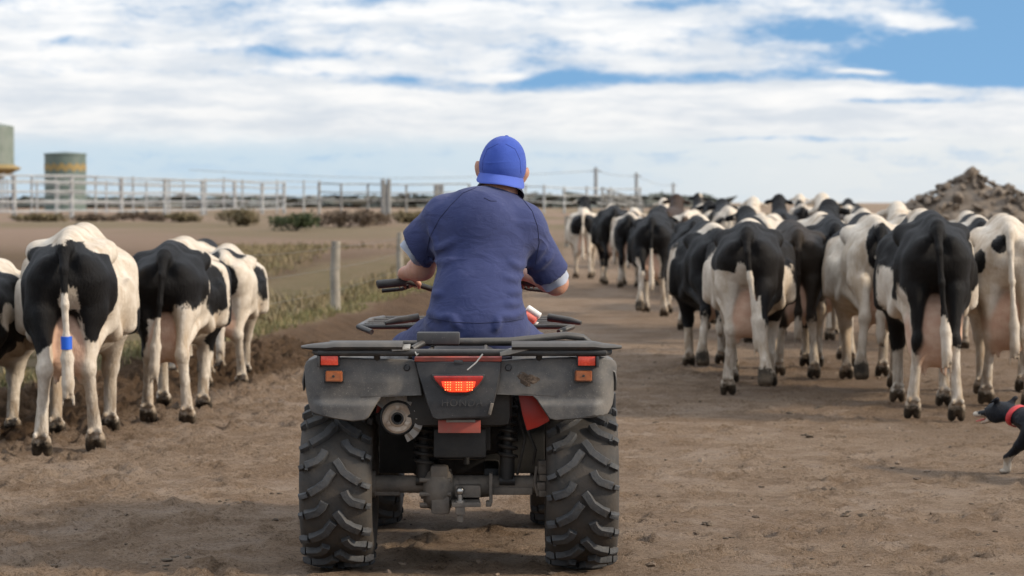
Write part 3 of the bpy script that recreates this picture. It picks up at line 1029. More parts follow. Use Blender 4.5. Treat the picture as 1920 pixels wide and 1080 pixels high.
# ================================================================== CATTLE
def coat_material():
    m = bpy.data.materials.new('cow_coat')
    m.use_nodes = True
    t = NT(m.node_tree); p = t.n['Principled BSDF']
    a = t.new('ShaderNodeAttribute', attribute_name='coat')
    pt, pk, hf = t.sep(a.outputs['Vector'])
    oi = t.new('ShaderNodeObjectInfo')
    tc = t.new('ShaderNodeTexCoord').outputs['Object']
    mp = t.new('ShaderNodeMapping'); mp.inputs['Scale'].default_value = (1, 1, .28)
    t.l.new(tc, mp.inputs[0])
    fur = t.noise(mp.outputs[0], 85, 5, .7)
    blot = t.noise(tc, 7, 6, .65)
    edge = t.m('ADD', pt, t.m('MULTIPLY', t.m('SUBTRACT', fur, .5), .30))
    edge = t.m('ADD', edge, t.m('MULTIPLY', t.m('SUBTRACT', blot, .5), .55))
    f = t.step(edge, -.03, .05)
    white = t.mix(t.step(blot, .30, .72), (.48, .405, .32), (.72, .65, .56))
    white = t.mix(t.m('MULTIPLY', t.step(fur, .40, .70), .35), white, (.44, .36, .27))
    z = t.sep(tc)[2]
    soil = t.m('MULTIPLY', t.m('ADD', t.step(z, .62, .10), t.m('MULTIPLY', t.step(blot, .5, .7), .35)), t.step(t.noise(mp.outputs[0], 20, 4, .6), .34, .66), clamp=True)
    white = t.mix(t.m('MULTIPLY', soil, .80), white, (.17, .122, .078))
    stain = t.noise(mp.outputs[0], 5.5, 6, .7)
    white = t.mix(t.m('MULTIPLY', t.step(stain, .46, .66), .65), white, (.34, .24, .15))
    dark = t.mix(t.m('MULTIPLY', t.step(fur, .45, .75), .4), oi.outputs['Color'], (.022, .019, .017))
    dark = t.mix(t.m('MULTIPLY', t.step(blot, .58, .75), .25), dark, (.04, .029, .022))
    col = t.mix(f, white, dark)
    pink = t.mix(t.step(blot, .35, .65), (.50, .31, .22), (.60, .42, .31))
    col = t.mix(pk, col, pink)
    hoof = t.mix(t.step(blot, .4, .6), (.030, .024, .018), (.10, .075, .052))
    col = t.mix(t.step(t.m('ADD', hf, t.m('MULTIPLY', t.m('SUBTRACT', t.noise(tc, 30, 5, .7), .5), 1.6)), .30, .75), col, hoof)
    t.put(p.inputs['Base Color'], col)
    t.put(p.inputs['Roughness'], t.m('ADD', .78, t.m('MULTIPLY', f, -.22)))
    p.inputs['Specular IOR Level'].default_value = .13
    b = t.new('ShaderNodeBump'); b.inputs['Distance'].default_value = .009
    t.put(b.inputs['Height'], t.m('ADD', fur, t.m('MULTIPLY', blot, .9)))
    t.l.new(b.outputs[0], p.inputs['Normal'])
    return m


M['coat'] = coat_material()
M['eye'] = material('dark_eye', (.01, .008, .007), None, 5, .12)
M['tape'] = material('blue_tail_tape', (.01, .10, .55), None, 5, .5)
M['eartag'] = material('yellow_ear_tag', (.65, .45, .05), None, 5, .5)
_cow_cache = {}


def cow_shape(hind, fore, head, udder, tail, h):
    """hind/fore: ((dy, lift), (dy, lift)) for the legs at -x and +x; head: height of the poll; tail: sideways swing"""
    key = (hind, fore, head, udder, tail, h)
    if key in _cow_cache: return _cow_cache[key]
    S = SDF((-.46, -.55, -.02), (.46, 2.75, 1.75), h)
    # trunk: deep barrel, narrowing flank, chest
    S.ell((0, .95, .86), (.325, .58, .345), .09)
    S.ell((0, 1.30, .86), (.255, .36, .37), .12)
    S.ell((0, .55, .92), (.235, .38, .255), .08)
    S.ell((0, .28, .99), (.188, .34, .215), .07)
    S.ell((0, .36, 1.08), (.195, .22, .10), .07)
    S.chain([(0, .00, 1.175), (0, .25, 1.205), (0, .50, 1.215), (0, .95, 1.20), (0, 1.40, 1.215)], [.042, .046, .05, .055, .065], .07)
    for s_ in (-1, 1):
        S.ell((s_ * .195, .47, 1.135), (.034, .07, .036), .07)                       # hook bone
        S.cap((s_ * .190, .47, 1.135), (s_ * .10, .02, 1.09), .026, .036, .08)
        S.cap((s_ * .18, .47, 1.14), (s_ * .03, .40, 1.19), .028, .042, .07)      # hook to pin
        S.ell((s_ * .098, -.012, 1.085), (.036, .045, .042), .035)                     # pin bone
        S.cap((s_ * .19, .50, 1.14), (s_ * .02, .62, 1.22), .035, .04, .09)
        # last ribs and the paunch line
        S.cap((s_ * .27, .70, 1.04), (s_ * .30, .80, .70), .04, .04, .10)
        S.cap((s_ * .27, .95, 1.05), (s_ * .31, 1.0, .68), .04, .04, .10)
    S.cap((0, -.005, 1.20), (0, -.045, 1.17), .045, .035, .04)                      # tail head
    # hind legs
    for s_, (dy, li) in zip((-1, 1), hind):
        fy = .02 + dy; fz = .0 + li
        bend = -.55 * li
        stifle = (s_ * .165, .36 + .25 * dy + .15 * li, .74)
        hock = (s_ * .112, -.015 + .55 * dy + bend * .4, .50 + .45 * li)
        fet = (s_ * .138, fy + .01 + bend, .145 + fz)
        S.cap((s_ * .118, .10, .99), (s_ * .135, .11 + .2 * dy, .80), .112, .088, .06, (.95, 1.3, 1))
        S.cap((s_ * .135, .26, .96), stifle, .132, .080, .07)
        S.cap((s_ * .135, .09 + .15 * dy, .82), (hock[0], hock[1] + .02, hock[2] + .06), .076, .034, .045)
        S.cap(stifle, (hock[0], hock[1] + .03, hock[2] + .05), .070, .034, .04)
        S.cap((s_ * .125, .01 + .3 * dy, .80), (hock[0], hock[1] - .030, hock[2] + .03), .05, .020, .035)   # tendon
        S.ell(hock, (.047, .052, .058), .018)
        S.ell((hock[0], hock[1] - .035, hock[2] + .025), (.022, .024, .032), .018)
        S.chain([hock, ((hock[0] + fet[0]) / 2, (hock[1] + fet[1]) / 2 + .008, (hock[2] + fet[2]) / 2), fet], [.040, .0295, .041], .022)
        _hoof(S, fet, li, s_)
    # fore legs
    for s_, (dy, li) in zip((-1, 1), fore):
        elbow = (s_ * .19, 1.22 + .25 * dy, .70)
        knee = (s_ * .155, 1.33 + .55 * dy + .3 * li, .42 + .35 * li)
        fet = (s_ * .150, 1.30 + dy - .35 * li, .135 + li)
        S.cap((s_ * .19, 1.36, 1.0), elbow, .13, .095, .09)
        S.cap(elbow, knee, .085, .050, .05)
        S.ell(knee, (.048, .052, .06), .03)
        S.cap(knee, fet, .040, .038, .03)
        _hoof(S, fet, li, s_)
    # flank fold and hollow in front of the hip
    for s_ in (-1, 1):
        S.ell((s_ * .27, .67, 1.05), (.05, .12, .10), .06, carve=True)
        S.cap((s_ * .19, .40, .78), (s_ * .22, .66, .66), .05, .05, .07)
    # udder and teats
    if udder:
        uz = .66 - .10 * udder; ur = .105 + .065 * udder
        S.ell((0, .24, uz + .03), (ur, .19, ur + .03), .05)
        S.ell((-.055, .17, uz - .06), (ur * .62, .11, ur * .8), .05)
        S.ell((.055, .17, uz - .06), (ur * .62, .11, ur * .8), .05)
        for (x, y) in ((-.06, .14), (.06, .14), (-.06, .30), (.06, .30)):
            S.cap((x, y, uz - ur * .7), (x * 1.1, y, uz - ur - .065), .020, .013, .02)
    # neck, head
    px_, py_ = 0.0, 1.98
    poll = (0, 2.00 - .10 * (head - 1.15), head)
    S.cap((0, 1.42, 1.0), (0, 1.80, (head + .95) / 2 + .02), .20, .145, .12, (.8, 1, 1.15))
    S.cap((0, 1.80, (head + .95) / 2 + .02), poll, .135, .10, .08, (.85, 1, 1.1))
    drop = .34 if head > 1.0 else .25
    muz = (0, poll[1] + .34, poll[2] - drop)
    S.cap(poll, (0, poll[1] + .16, poll[2] - drop * .42), .105, .098, .05)
    S.cap((0, poll[1] + .12, poll[2] - drop * .40), muz, .092, .068, .05)
    S.ell((0, muz[1] + .02, muz[2] - .01), (.075, .06, .065), .03)
    S.cap((0, poll[1] + .08, poll[2] - .15), (0, muz[1] - .03, muz[2] - .07), .06, .042, .05)
    for s_ in (-1, 1):
        S.ell((s_ * .165, poll[1] + .0, poll[2] - .015), (.085, .022, .042), .03, (0, s_ * .25, s_ * -.25))
        S.ell((s_ * .085, poll[1] + .12, poll[2] - .075), (.03, .04, .035), .03)
    # tail
    S.chain([(0, -.045, 1.17), (tail * .1, -.105, 1.06), (tail * .4, -.115, .86), (tail * .8, -.095, .66)], [.034, .025, .020, .018], .02)
    S.chain([(tail * .8, -.095, .68), (tail * 1.0, -.085, .56), (tail * 1.2, -.08, .42), (tail * 1.25, -.08, .34)], [.020, .034, .032, .010], .02)
    for k_ in range(6):
        an = k_ * 1.05 + tail * 9
        S.cap((tail + .012 * math.cos(an), -.085 + .012 * math.sin(an), .52), (tail * 1.25 + .030 * math.cos(an), -.08 + .026 * math.sin(an), .30 + .035 * (k_ % 3)), .017, .008, .008)
    # flat soles
    zz = S.ax[2][None, None, :]
    S.F = np.maximum(S.F, np.broadcast_to(-(zz - .004), S.F.shape)).astype(np.float32)
    V, Q = S.mesh()
    V = relax(V, Q, 1, .35)
    # small unevenness of hide and muscle
    nrm = sinnoise(V, 11, 5) * .005 + sinnoise(V, 26, 6) * .003 + np.where((V[:, 1] > .62) & (V[:, 1] < 1.25), .004 * np.sin(V[:, 1] * 52 + V[:, 2] * 7), 0) * sm(np.abs(V[:, 0]), .2, .28)
    c0 = np.stack([V[:, 0] * 0, V[:, 1], np.full(len(V), .9)], 1)
    dv = V - c0; dv /= np.maximum(np.linalg.norm(dv, axis=1), .05)[:, None]
    V = V + dv * (nrm * sm(V[:, 2], .45, .7))[:, None]
    _cow_cache[key] = (V, Q, poll, muz)
    return _cow_cache[key]


def _hoof(S, fet, li, s_):
    x, y, z = fet
    if li < .04:
        for c_ in (-.031, .031):
            S.cap((x + c_ * .8, y + .01, z - .05), (x + c_, y + .055, .034 + li), .035, .033, .006, (.85, 1.1, 1))
            S.ell((x + c_, y - .042, z - .015), (.016, .018, .02), .01)
    else:                                          # lifted: the sole turns back
        for c_ in (-.024, .024):
            S.cap((x + c_ * .8, y - .005, z - .04), (x + c_, y - .045, z - .115), .040, .038, .015, (.85, 1.1, 1))


def blobs(V, L):
    f = np.full(len(V), -1.0)
    for (c_, r_) in L:
        q = np.sqrt((((V - np.array(c_)) / np.array(r_)) ** 2).sum(1))
        f = np.maximum(f, (1 - q) * min(2.0, max(r_) * 3))
    return f


def make_cow(name, px, py, rel, scale, label, black=(), white=(), legs=.45, hind=((0, 0), (.12, 0)), fore=((.1, 0), (-.15, 0)), head=1.15, udder=.5, tail=.0, h=.017,
             dark=(.007, .0066, .007), rand=None, tape=False, wtail=.8, allblack=False, zs=1.0, xs=1.0, tagear=False):
    V, Q, poll, muz = cow_shape(hind, fore, head, udder, tail, h)
    if rand is not None:                             # free patches
        f = (sinnoise(V, 4.2, rand) - rand % 7 * .12 + .25) * .5
    elif allblack:
        f = np.full(len(V), .8)
    else:
        f = blobs(V, black)
    if black and (rand is not None or allblack):
        f = np.maximum(f, blobs(V, black))
    f = f + sinnoise(V, 13, 3 + int(px) % 11) * .07 + sinnoise(V, 30, 5 + int(px) % 7) * .03
    if white:
        f = np.minimum(f, -blobs(V, white))
    f = np.where(V[:, 2] < legs + .05 * sinnoise(V, 9, 8), np.minimum(f, (V[:, 2] - legs) * 4 - .0), f) if legs else f
    tl = (V[:, 1] < -.055) & (V[:, 2] < wtail) & (np.abs(V[:, 0]) < .12 + abs(tail) * 1.4)
    f = np.where(tl & (V[:, 2] > .2) & (V[:, 1] > -.2) & (np.abs(V[:, 0] - tail * .8) < .05), np.minimum(f, (V[:, 2] - wtail) * 3), f)
    pk = np.zeros(len(V))
    if udder:
        uz = .66 - .10 * udder; ur = .105 + .065 * udder
        q = np.sqrt((V[:, 0] / (ur * 1.12)) ** 2 + ((V[:, 1] - .22) / .23) ** 2 + ((V[:, 2] - uz + .02) / (ur + .085)) ** 2)
        pk = np.clip((1.06 - q) * 8, 0, 1)
    pk = np.maximum(pk, np.clip(1.4 - np.linalg.norm((V - np.array([0, muz[1] + .05, muz[2]])) / .06, axis=1), 0, .7))
    hf = np.clip((.135 - V[:, 2]) / .09, 0, 1)
    for s_, (dy, li) in list(zip((-1, 1), hind)):
        if li >= .04:
            hf = np.maximum(hf, np.clip(1.6 - np.linalg.norm((V - np.array([s_ * .13, .02 + dy - .55 * li - .03, .04 + li])) / .085, axis=1), 0, 1))
    me = bpy.data.meshes.new('cow_body')
    me.from_pydata(V.tolist(), [], Q.tolist()); me.update(); me.shade_smooth()
    attr(me, 'coat', np.stack([np.clip(f, -1, 1), pk, hf], 1))
    me.materials.append(M['coat'])
    P = place(px, py)
    a = math.atan2(P.x, P.y) + R(rel)
    # px,py give the middle of the hind feet
    root = empty(name, (P.x, P.y, tz(P.x, P.y)), -a)
    root.scale = (scale * xs, scale, scale * zs)
    tag(root, label, 'cow', 'cows walking along the track')
    b = link('body', me, root); b.color = (*dark, 1)
    for s_ in (-1, 1):
        mb = MB(); bm = bmesh.new(); bmesh.ops.create_uvsphere(bm, u_segments=10, v_segments=8, radius=.02)
        bmesh.ops.translate(bm, vec=(s_ * .098, poll[1] + .135, poll[2] - .08), verts=bm.verts)
        mb.bm(bm).build('eye', M['eye'], root)
    if tape:
        mb = MB().tube([(tail * .8 + .000, -.097, .685), (tail * .85, -.095, .615)], .030, 12).build('tail_tape', M['tape'], root)
    if tagear:
        MB().box((.2, poll[1] - .035, poll[2] - .03), (.06, .006, .05), None, .002).build('ear_tag', M['eartag'], root)
    return root


W1 = ((0, 0), (.22, 0)); W2 = ((.24, 0), (-.02, 0)); W3 = ((-.05, .10), (.22, 0)); W4 = ((.20, 0), (-.10, .11)); W0 = ((.05, 0), (.0, 0))
F1 = ((.14, 0), (-.18, 0)); F2 = ((-.16, 0), (.12, 0)); F3 = ((.05, .0), (.10, .10))
BLACKALL = [((0, .9, .95), (.9, 1.3, .7))]

# near left
make_cow('cow', 122, 862, 4.5, 1.0, 'large black and white cow with blue tape on its tail, nearest at the left',
         black=[((-.20, -.02, .91), (.20, .55, .36)), ((.13, -.02, .96), (.21, .42, .31)), ((-.03, -.05, 1.08), (.15, .3, .12)), ((.32, 1.0, .62), (.12, .10, .25)), ((-.2, 1.6, .95), (.3, .5, .5))],
         white=[((0.02, -.07, .62), (.10, .16, .33)), ((.02, .35, 1.30), (.34, .75, .10)), ((.20, .3, 1.22), (.12, .5, .09))], legs=0, hind=W1, fore=F2, udder=.45, tail=.015, h=.0125, zs=.985, tape=True, head=1.05, wtail=.93)
make_cow('cow', -62, 842, 6, 1.0, 'black and white cow cut by the left edge of the picture',
         black=[((.25, .5, 1.05), (.3, .7, .33)), ((.15, .1, .62), (.2, .3, .36)), ((-.2, .2, .9), (.3, .4, .5))], white=[((.26, .0, .92), (.07, .22, .12)), ((.2, 0, .2), (.2, .3, .10))],
         legs=.24, hind=((0.1, 0), (-.10, .11)), fore=F1, udder=.4, tail=.10, h=.016, wtail=.0, zs=.84)
make_cow('cow', 308, 801, 5.5, .985, 'black cow with white thighs walking second from the left',
         black=[((-.05, .1, 1.04), (.34, .75, .30)), ((-.24, .2, .70), (.14, .35, .32)), ((.30, .55, 1.0), (.13, .35, .28)), ((.3, 1.25, .8), (.2, .3, .4)), ((-.28, 0, .55), (.08, .2, .2)), ((0, 1.9, 1), (.3, .5, .3))],
         white=[((.12, -.02, .58), (.13, .3, .27)), ((.31, .25, .95), (.05, .10, .3)), ((-.08, .9, 1.28), (.25, .12, .1))],
         legs=.40, hind=W2, fore=F1, udder=.55, tail=-.05, h=.014, head=1.05, wtail=.3, zs=.92, tagear=True)
make_cow('cow', 418, 727, 1.5, .96, 'white cow with black rump patches walking third from the left',
         black=[((-.16, .1, .95), (.20, .45, .40)), ((-.2, .1, .6), (.13, .3, .2)), ((.05, .35, 1.2), (.12, .16, .09)), ((-.25, 1.2, .8), (.25, .5, .4)), ((.27, .75, .95), (.12, .2, .2)), ((.02, .02, .98), (.10, .3, .16))],
         legs=0, hind=W1, fore=F2, udder=.3, tail=-.02, h=.017, wtail=1.2, zs=.88)
make_cow('cow', 352, 716, 6, .98, 'cow with orange brown muzzle mostly hidden behind the second and third ones', rand=17, legs=.3, hind=W4, fore=F1, h=.022, head=.95, zs=.88)
# lone far cow
make_cow('cow', 1093, 524, 1, 1.0, 'lone white cow with black rump, first behind the driver',
         black=[((-.13, 0, 1.02), (.14, .3, .21)), ((.14, 0, 1.03), (.14, .3, .20)), ((.1, 2.0, 1.3), (.25, .4, .35))], white=[((0, -.05, .75), (.04, .2, .25))], legs=0, hind=W2, fore=F2, head=1.42, h=.02, udder=.3)
# right herd, far to near
far = [(1178, 541, 3, 'white cow with black flank left of the black one', 41, None), (1152, 536, -2, 'dark cow half hidden at the left end of the right herd', 8, None),
       (1252, 548, 4, 'brown black cow raised head at the back of the herd', None, (.045, .028, .020)), (1284, 560, 6, 'cream and brown cow behind the black one', 22, (.05, .03, .02)),
       (1330, 552, 0, 'black cow with dark head on the skyline', 6, None), (1368, 562, -3, 'black and white cow in the packed middle of the herd', 29, None),
       (1404, 543, 2, 'pale fawn cow standing tallest at the back', 34, (.30, .225, .165)), (1468, 552, -2, 'black faced cow with pricked ears on the skyline', None, None),
       (1440, 585, 3, 'dark cow behind the large middle cows', 6, (.022, .016, .013)), (1560, 568, -4, 'dark brown cow at the back near the rubble heap', 8, (.030, .021, .016)), (1622, 575, -3, 'far cow with mottled back left of the rubble heap', 15, None)]
for i, (px, py, rel, lab, rd, dk) in enumerate(far):
    make_cow('cow', px, py, rel, 1.0 + .03 * ((i * 7) % 4 - 1), lab, rand=rd, allblack=rd is None, legs=.3 if i % 3 else .0, hind=[W1, W2, W3, W0][i % 4], fore=[F1, F2][i % 2],
             head=[1.24, 1.16, 1.38, 1.14, 1.36, 1.26, 1.34, 1.42, 1.18, 1.34, 1.20][i], udder=.3, h=.022, dark=dk or (.007, .0066, .007), white=[((0, 0, .8), (.07, .3, .3))] if i % 2 else ())
make_cow('cow', 1222, 597, 3.0, 1.0, 'black cow with white legs in front of the far herd',
         black=BLACKALL, white=[((.05, -.05, .62), (.07, .15, .22)), ((-.18, .05, .56), (.07, .3, .18))], legs=.42, hind=W3, fore=F1, head=1.2, h=.019, udder=.3, wtail=.85)
make_cow('cow', 1348, 706, -5, 1.0, 'black cow with white shins turned slightly across the track',
         black=BLACKALL, white=[((0, .5, 1.25), (.16, .3, .10)), ((.0, .2, .8), (.08, .5, .18)), ((-.3, .95, .85), (.15, .14, .22)), ((.14, .0, .66), (.08, .25, .16))], legs=.36, hind=W3, fore=F2, head=1.12, h=.017, udder=.3, wtail=0, zs=.96)
make_cow('cow', 1400, 748, 1.5, 1.0, 'black hipped cow with pale dirty legs in the middle of the right herd',
         black=[((-.05, .1, 1.10), (.42, .8, .19)), ((.19, .05, .80), (.14, .35, .36)), ((.1, 1.2, 1), (.5, .6, .5))], white=[((-.04, -.05, .74), (.06, .2, .24))],
         legs=.30, hind=W4, fore=F1, head=1.1, h=.0145, udder=.6, tail=.07, wtail=.75, dark=(.009, .0075, .007))
make_cow('cow', 1496, 712, -3, .97, 'dark brown cow behind the middle cow of the right herd',
         black=BLACKALL, white=[((.0, .3, .66), (.1, .3, .08))], legs=0, hind=W2, fore=F2, head=1.1, h=.018, udder=.35, dark=(.030, .022, .016), wtail=0)
make_cow('cow', 1566, 693, -4, 1.0, 'black and white cow just left of the pale cow with black patch',
         black=[((-.1, .2, 1.0), (.4, .7, .4)), ((.2, 1.2, .9), (.3, .5, .5))], legs=.55, hind=W0, fore=F1, head=1.1, h=.018, udder=.3, wtail=.7)
make_cow('cow', 1650, 735, -5, 1.02, 'white cow with black rump patch beside the large black one',
         black=[((.02, .05, 1.05), (.13, .4, .18)), ((.22, .15, .93), (.13, .4, .25)), ((-.1, 1.5, 1), (.4, .5, .4)), ((.12, .05, .62), (.09, .3, .16))], legs=.28, hind=W3, fore=F2, head=1.1, h=.017, udder=.25, wtail=1.0)
make_cow('cow', 1757, 793, -4.5, 1.05, 'large black cow with full pale udder and white shins at the right',
         black=[((.02, .3, .98), (.42, 1.0, .36)), ((.14, .02, .72), (.11, .3, .30)), ((-.11, .0, .66), (.085, .25, .30)), ((-.3, 1.3, .8), (.4, .55, .5))],
         white=[((-.22, .16, .60), (.07, .20, .24)), ((-.33, .6, .75), (.12, .16, .22)), ((.1, 1.0, .55), (.2, .4, .12))], legs=.34, hind=((.12, 0), (.0, 0)), fore=F1, head=1.05, h=.0125, udder=1.25, tail=.05, wtail=.62,
         dark=(.008, .007, .0065), xs=.93)
make_cow('cow', 1893, 768, -2, 1.02, 'white cow with dark spots on its rump at the right edge',
         black=[((-.20, .02, .98), (.055, .2, .085)), ((-.06, -.05, 1.10), (.06, .2, .07)), ((.25, .5, .9), (.2, .4, .4)), ((.3, 1.5, 1), (.4, .4, .5))],
         legs=0, hind=W2, fore=F2, head=1.1, h=.015, udder=.9, wtail=1.2, tail=.03)
for i, (px, py, rd, lab) in enumerate([(1238, 508, 8, 'tiny far cow at the tail of the column, left of centre'), (1318, 503, 29, 'tiny far cow on the skyline above the middle cows'), (1390, 506, 15, 'tiny far cow next to the pale fawn one'),
                                       (1505, 504, 41, 'tiny far cow beside the black faced one'), (1590, 510, 22, 'tiny far cow nearest the rubble heap')]):
    make_cow('cow', px, py, [2, -3, 4, -2, 0][i], 1.03, lab, rand=rd, legs=.3, hind=[W1, W2][i % 2], fore=[F2, F1][i % 2], head=[1.3, 1.4, 1.25, 1.38, 1.3][i], h=.026)
make_cow('cow', 1300, 622, 3, .98, 'small dark cow squeezed in behind the one with white shins', rand=8, legs=.35, hind=W1, fore=F2, head=1.1, h=.022, xs=.95)
make_cow('cow', 1436, 648, -6, 1.0, 'mottled cow hidden behind the black hipped one', rand=29, legs=.3, hind=W4, fore=F1, head=1.25, h=.022)
make_cow('cow', 1530, 640, 4, 1.02, 'cow with white blaze peering over the dark brown one', rand=15, legs=.4, hind=W2, fore=F2, head=1.3, h=.022)
make_cow('cow', 1700, 640, -3, 1.0, 'cow mostly hidden between the white and large black ones', rand=20, legs=.4, hind=W1, fore=F1, head=1.3, h=.022)
make_cow('cow', 1840, 660, -4, 1.0, 'pale cow mostly hidden behind the large black one', rand=41, legs=.4, hind=W2, fore=F2, head=1.2, h=.022)


# ================================================================== DOG
def make_dog():
    S = SDF((-.26, -.75, -.01), (.26, .62, .62), .0075)
    # trotting low, +y is forward
    S.ell((0, .05, .33), (.085, .17, .105), .05)           # chest
    S.ell((0, -.18, .345), (.075, .20, .085), .06)
    S.ell((0, -.38, .34), (.075, .12, .09), .06)           # rump
    S.cap((0, .14, .36), (0, .30, .385), .072, .055, .05)  # neck
    S.ell((0, .355, .397), (.062, .074, .060), .03)        # skull
    S.cap((0, .41, .378), (0, .495, .358), .030, .021, .018)
    S.ell((0, .505, .362), (.018, .014, .014), .01)
    S.cap((0, .385, .345), (0, .462, .308), .022, .012, .012)   # open jaw
    for s_ in (-1, 1):
        S.cap((s_ * .042, .335, .435), (s_ * .062, .318, .482), .024, .010, .015, (1, .7, 1))
        S.cap((s_ * .062, .318, .480), (s_ * .078, .338, .462), .011, .006, .01)
        S.ell((s_ * .05, .34, .37), (.02, .05, .05), .03)
        # hind
        S.cap((s_ * .055, -.36, .33), (s_ * .065, -.30 + .06 * s_, .21), .062, .04, .03)
        S.cap((s_ * .065, -.30 + .06 * s_, .21), (s_ * .065, -.44 + .10 * s_, .13), .036, .02, .02)
        S.cap((s_ * .065, -.44 + .10 * s_, .13), (s_ * .065, -.40 + .12 * s_, .025), .018, .018, .02)
        S.ell((s_ * .065, -.375 + .12 * s_, .016), (.024, .036, .018), .01)
    # fore legs: +x planted forward, -x swung back and lifted
    S.cap((.06, .08, .30), (.06, .05, .20), .05, .032, .03)
    S.cap((.06, .05, .20), (.06, .12, .10), .028, .02, .02)
    S.cap((.06, .12, .10), (.06, .13, .03), .018, .018, .02)
    S.ell((.06, .145, .016), (.024, .034, .018), .01)
    S.cap((-.06, .10, .30), (-.06, .17, .20), .05, .032, .03)
    S.cap((-.06, .17, .20), (-.06, .25, .11), .028, .02, .02)
    S.cap((-.06, .25, .11), (-.06, .255, .04), .018, .019, .02)
    S.ell((-.06, .27, .020), (.022, .032, .018), .01)
    # tail
    S.chain([(0, -.47, .36), (0, -.57, .33), (0, -.66, .27), (0, -.72, .25)], [.03, .038, .034, .012], .03)
    # ruff tufts
    r_ = np.random.default_rng(5)
    for k in range(70):
        a = r_.uniform(0, 6.28); y = r_.uniform(-.4, .2)
        c_ = (.075 * math.cos(a), y, .33 + .09 * math.sin(a))
        S.cap(c_, (c_[0] * 1.15, y - .04, c_[2] * 1.0 + .012 * math.sin(a) - .012), .013, .004, .015)
    V, Q = S.mesh(); V = relax(V, Q, 1, .3)
    f = np.full(len(V), .8)
    f = np.minimum(f, -blobs(V, [((0, .50, .335), (.05, .075, .045)), ((0, .42, .312), (.05, .06, .03)), ((0, .27, .295), (.06, .09, .05)), ((0, .45, .40), (.010, .08, .03)), ((.0, .20, .06), (.12, .14, .085)), ((0, -.38, .03), (.12, .2, .09)), ((0, .20, .24), (.05, .06, .05)), ((0, -.72, .25), (.05, .06, .06))]) * 2)
    pk = np.clip(1.3 - np.linalg.norm((V - np.array([0, .455, .328])) / np.array([.022, .05, .016]), axis=1), 0, 1)
    hf = np.clip(1.4 - np.linalg.norm((V - np.array([0, .51, .362])) / .018, axis=1), 0, 1)
    me = bpy.data.meshes.new('dog_body'); me.from_pydata(V.tolist(), [], Q.tolist()); me.update(); me.shade_smooth()
    attr(me, 'coat', np.stack([np.clip(f, -1, 1), pk, hf], 1)); me.materials.append(M['coat'])
    Y = 12.7
    nose = at(1834, 786, Y)
    root = empty('dog', (0, 0, 0)); tag(root, 'black and white farm dog with red collar running in at the right edge', 'dog')
    ang = R(36)                                             # heads to the left, a little away
    root.rotation_euler = (0, 0, ang)
    root.scale = (1.12, 1.12, .80)
    hv = Vector((-math.sin(ang), math.cos(ang), 0)) * .56
    root.location = (nose.x - hv.x, Y - hv.y, tz(nose.x + .4, Y))
    b = link('body', me, root); b.color = (.011, .012, .016, 1)
    vs, fs = [], []
    for k in range(28):
        a = 2 * math.pi * k / 28
        for (q, w_) in ((-.014, 0), (.014, 0), (.014, .006), (-.014, .006)):
            rr_ = .062 + w_
            p_ = Vector((rr_ * math.cos(a), q, rr_ * 1.08 * math.sin(a)))
            p_.rotate(Euler((R(14), 0, 0)))
            vs.append(p_ + Vector((0, .245, .373)))
    for k in range(28):
        k2 = (k + 1) % 28
        for i in range(4):
            j = (i + 1) % 4
            fs.append((k * 4 + i, k * 4 + j, k2 * 4 + j, k2 * 4 + i))
    M['collar_red'] = material('red_collar', (.55, .03, .035), (.42, .03, .03), 60, .6)
    mesh_obj('collar', vs, fs, M['collar_red'], root)
    for s_ in (-1, 1):
        bm = bmesh.new(); bmesh.ops.create_uvsphere(bm, u_segments=10, v_segments=8, radius=.009)
        bmesh.ops.translate(bm, vec=(s_ * .038, .408, .408), verts=bm.verts)
        MB().bm(bm).build('eye', M['eye'], root)
    M['tongue'] = material('tongue', (.62, .13, .13), None, 5, .4)
    MB().box((0, .47, .325), (.028, .055, .007), (R(-22), 0, 0), .003).build('tongue', M['tongue'], root)


make_dog()


# ================================================================== QUAD BIKE
AX, AY = -0.2, 9.27
atv = empty('quad_bike', (AX, AY, 0))
tag(atv, 'muddy grey and red quad bike with lit tail light and chunky tyres', 'quad bike')


def A(px, py, ly):
    """quad bike coordinates of a photo pixel on the plane ly metres ahead of the rear axle"""
    p = at(px, py, AY + ly)
    return Vector((p.x - AX, ly, p.z))


def Z1(zx, zy, ly):
    return A(540 + zx * .42582, 620 + zy * .42582, ly)


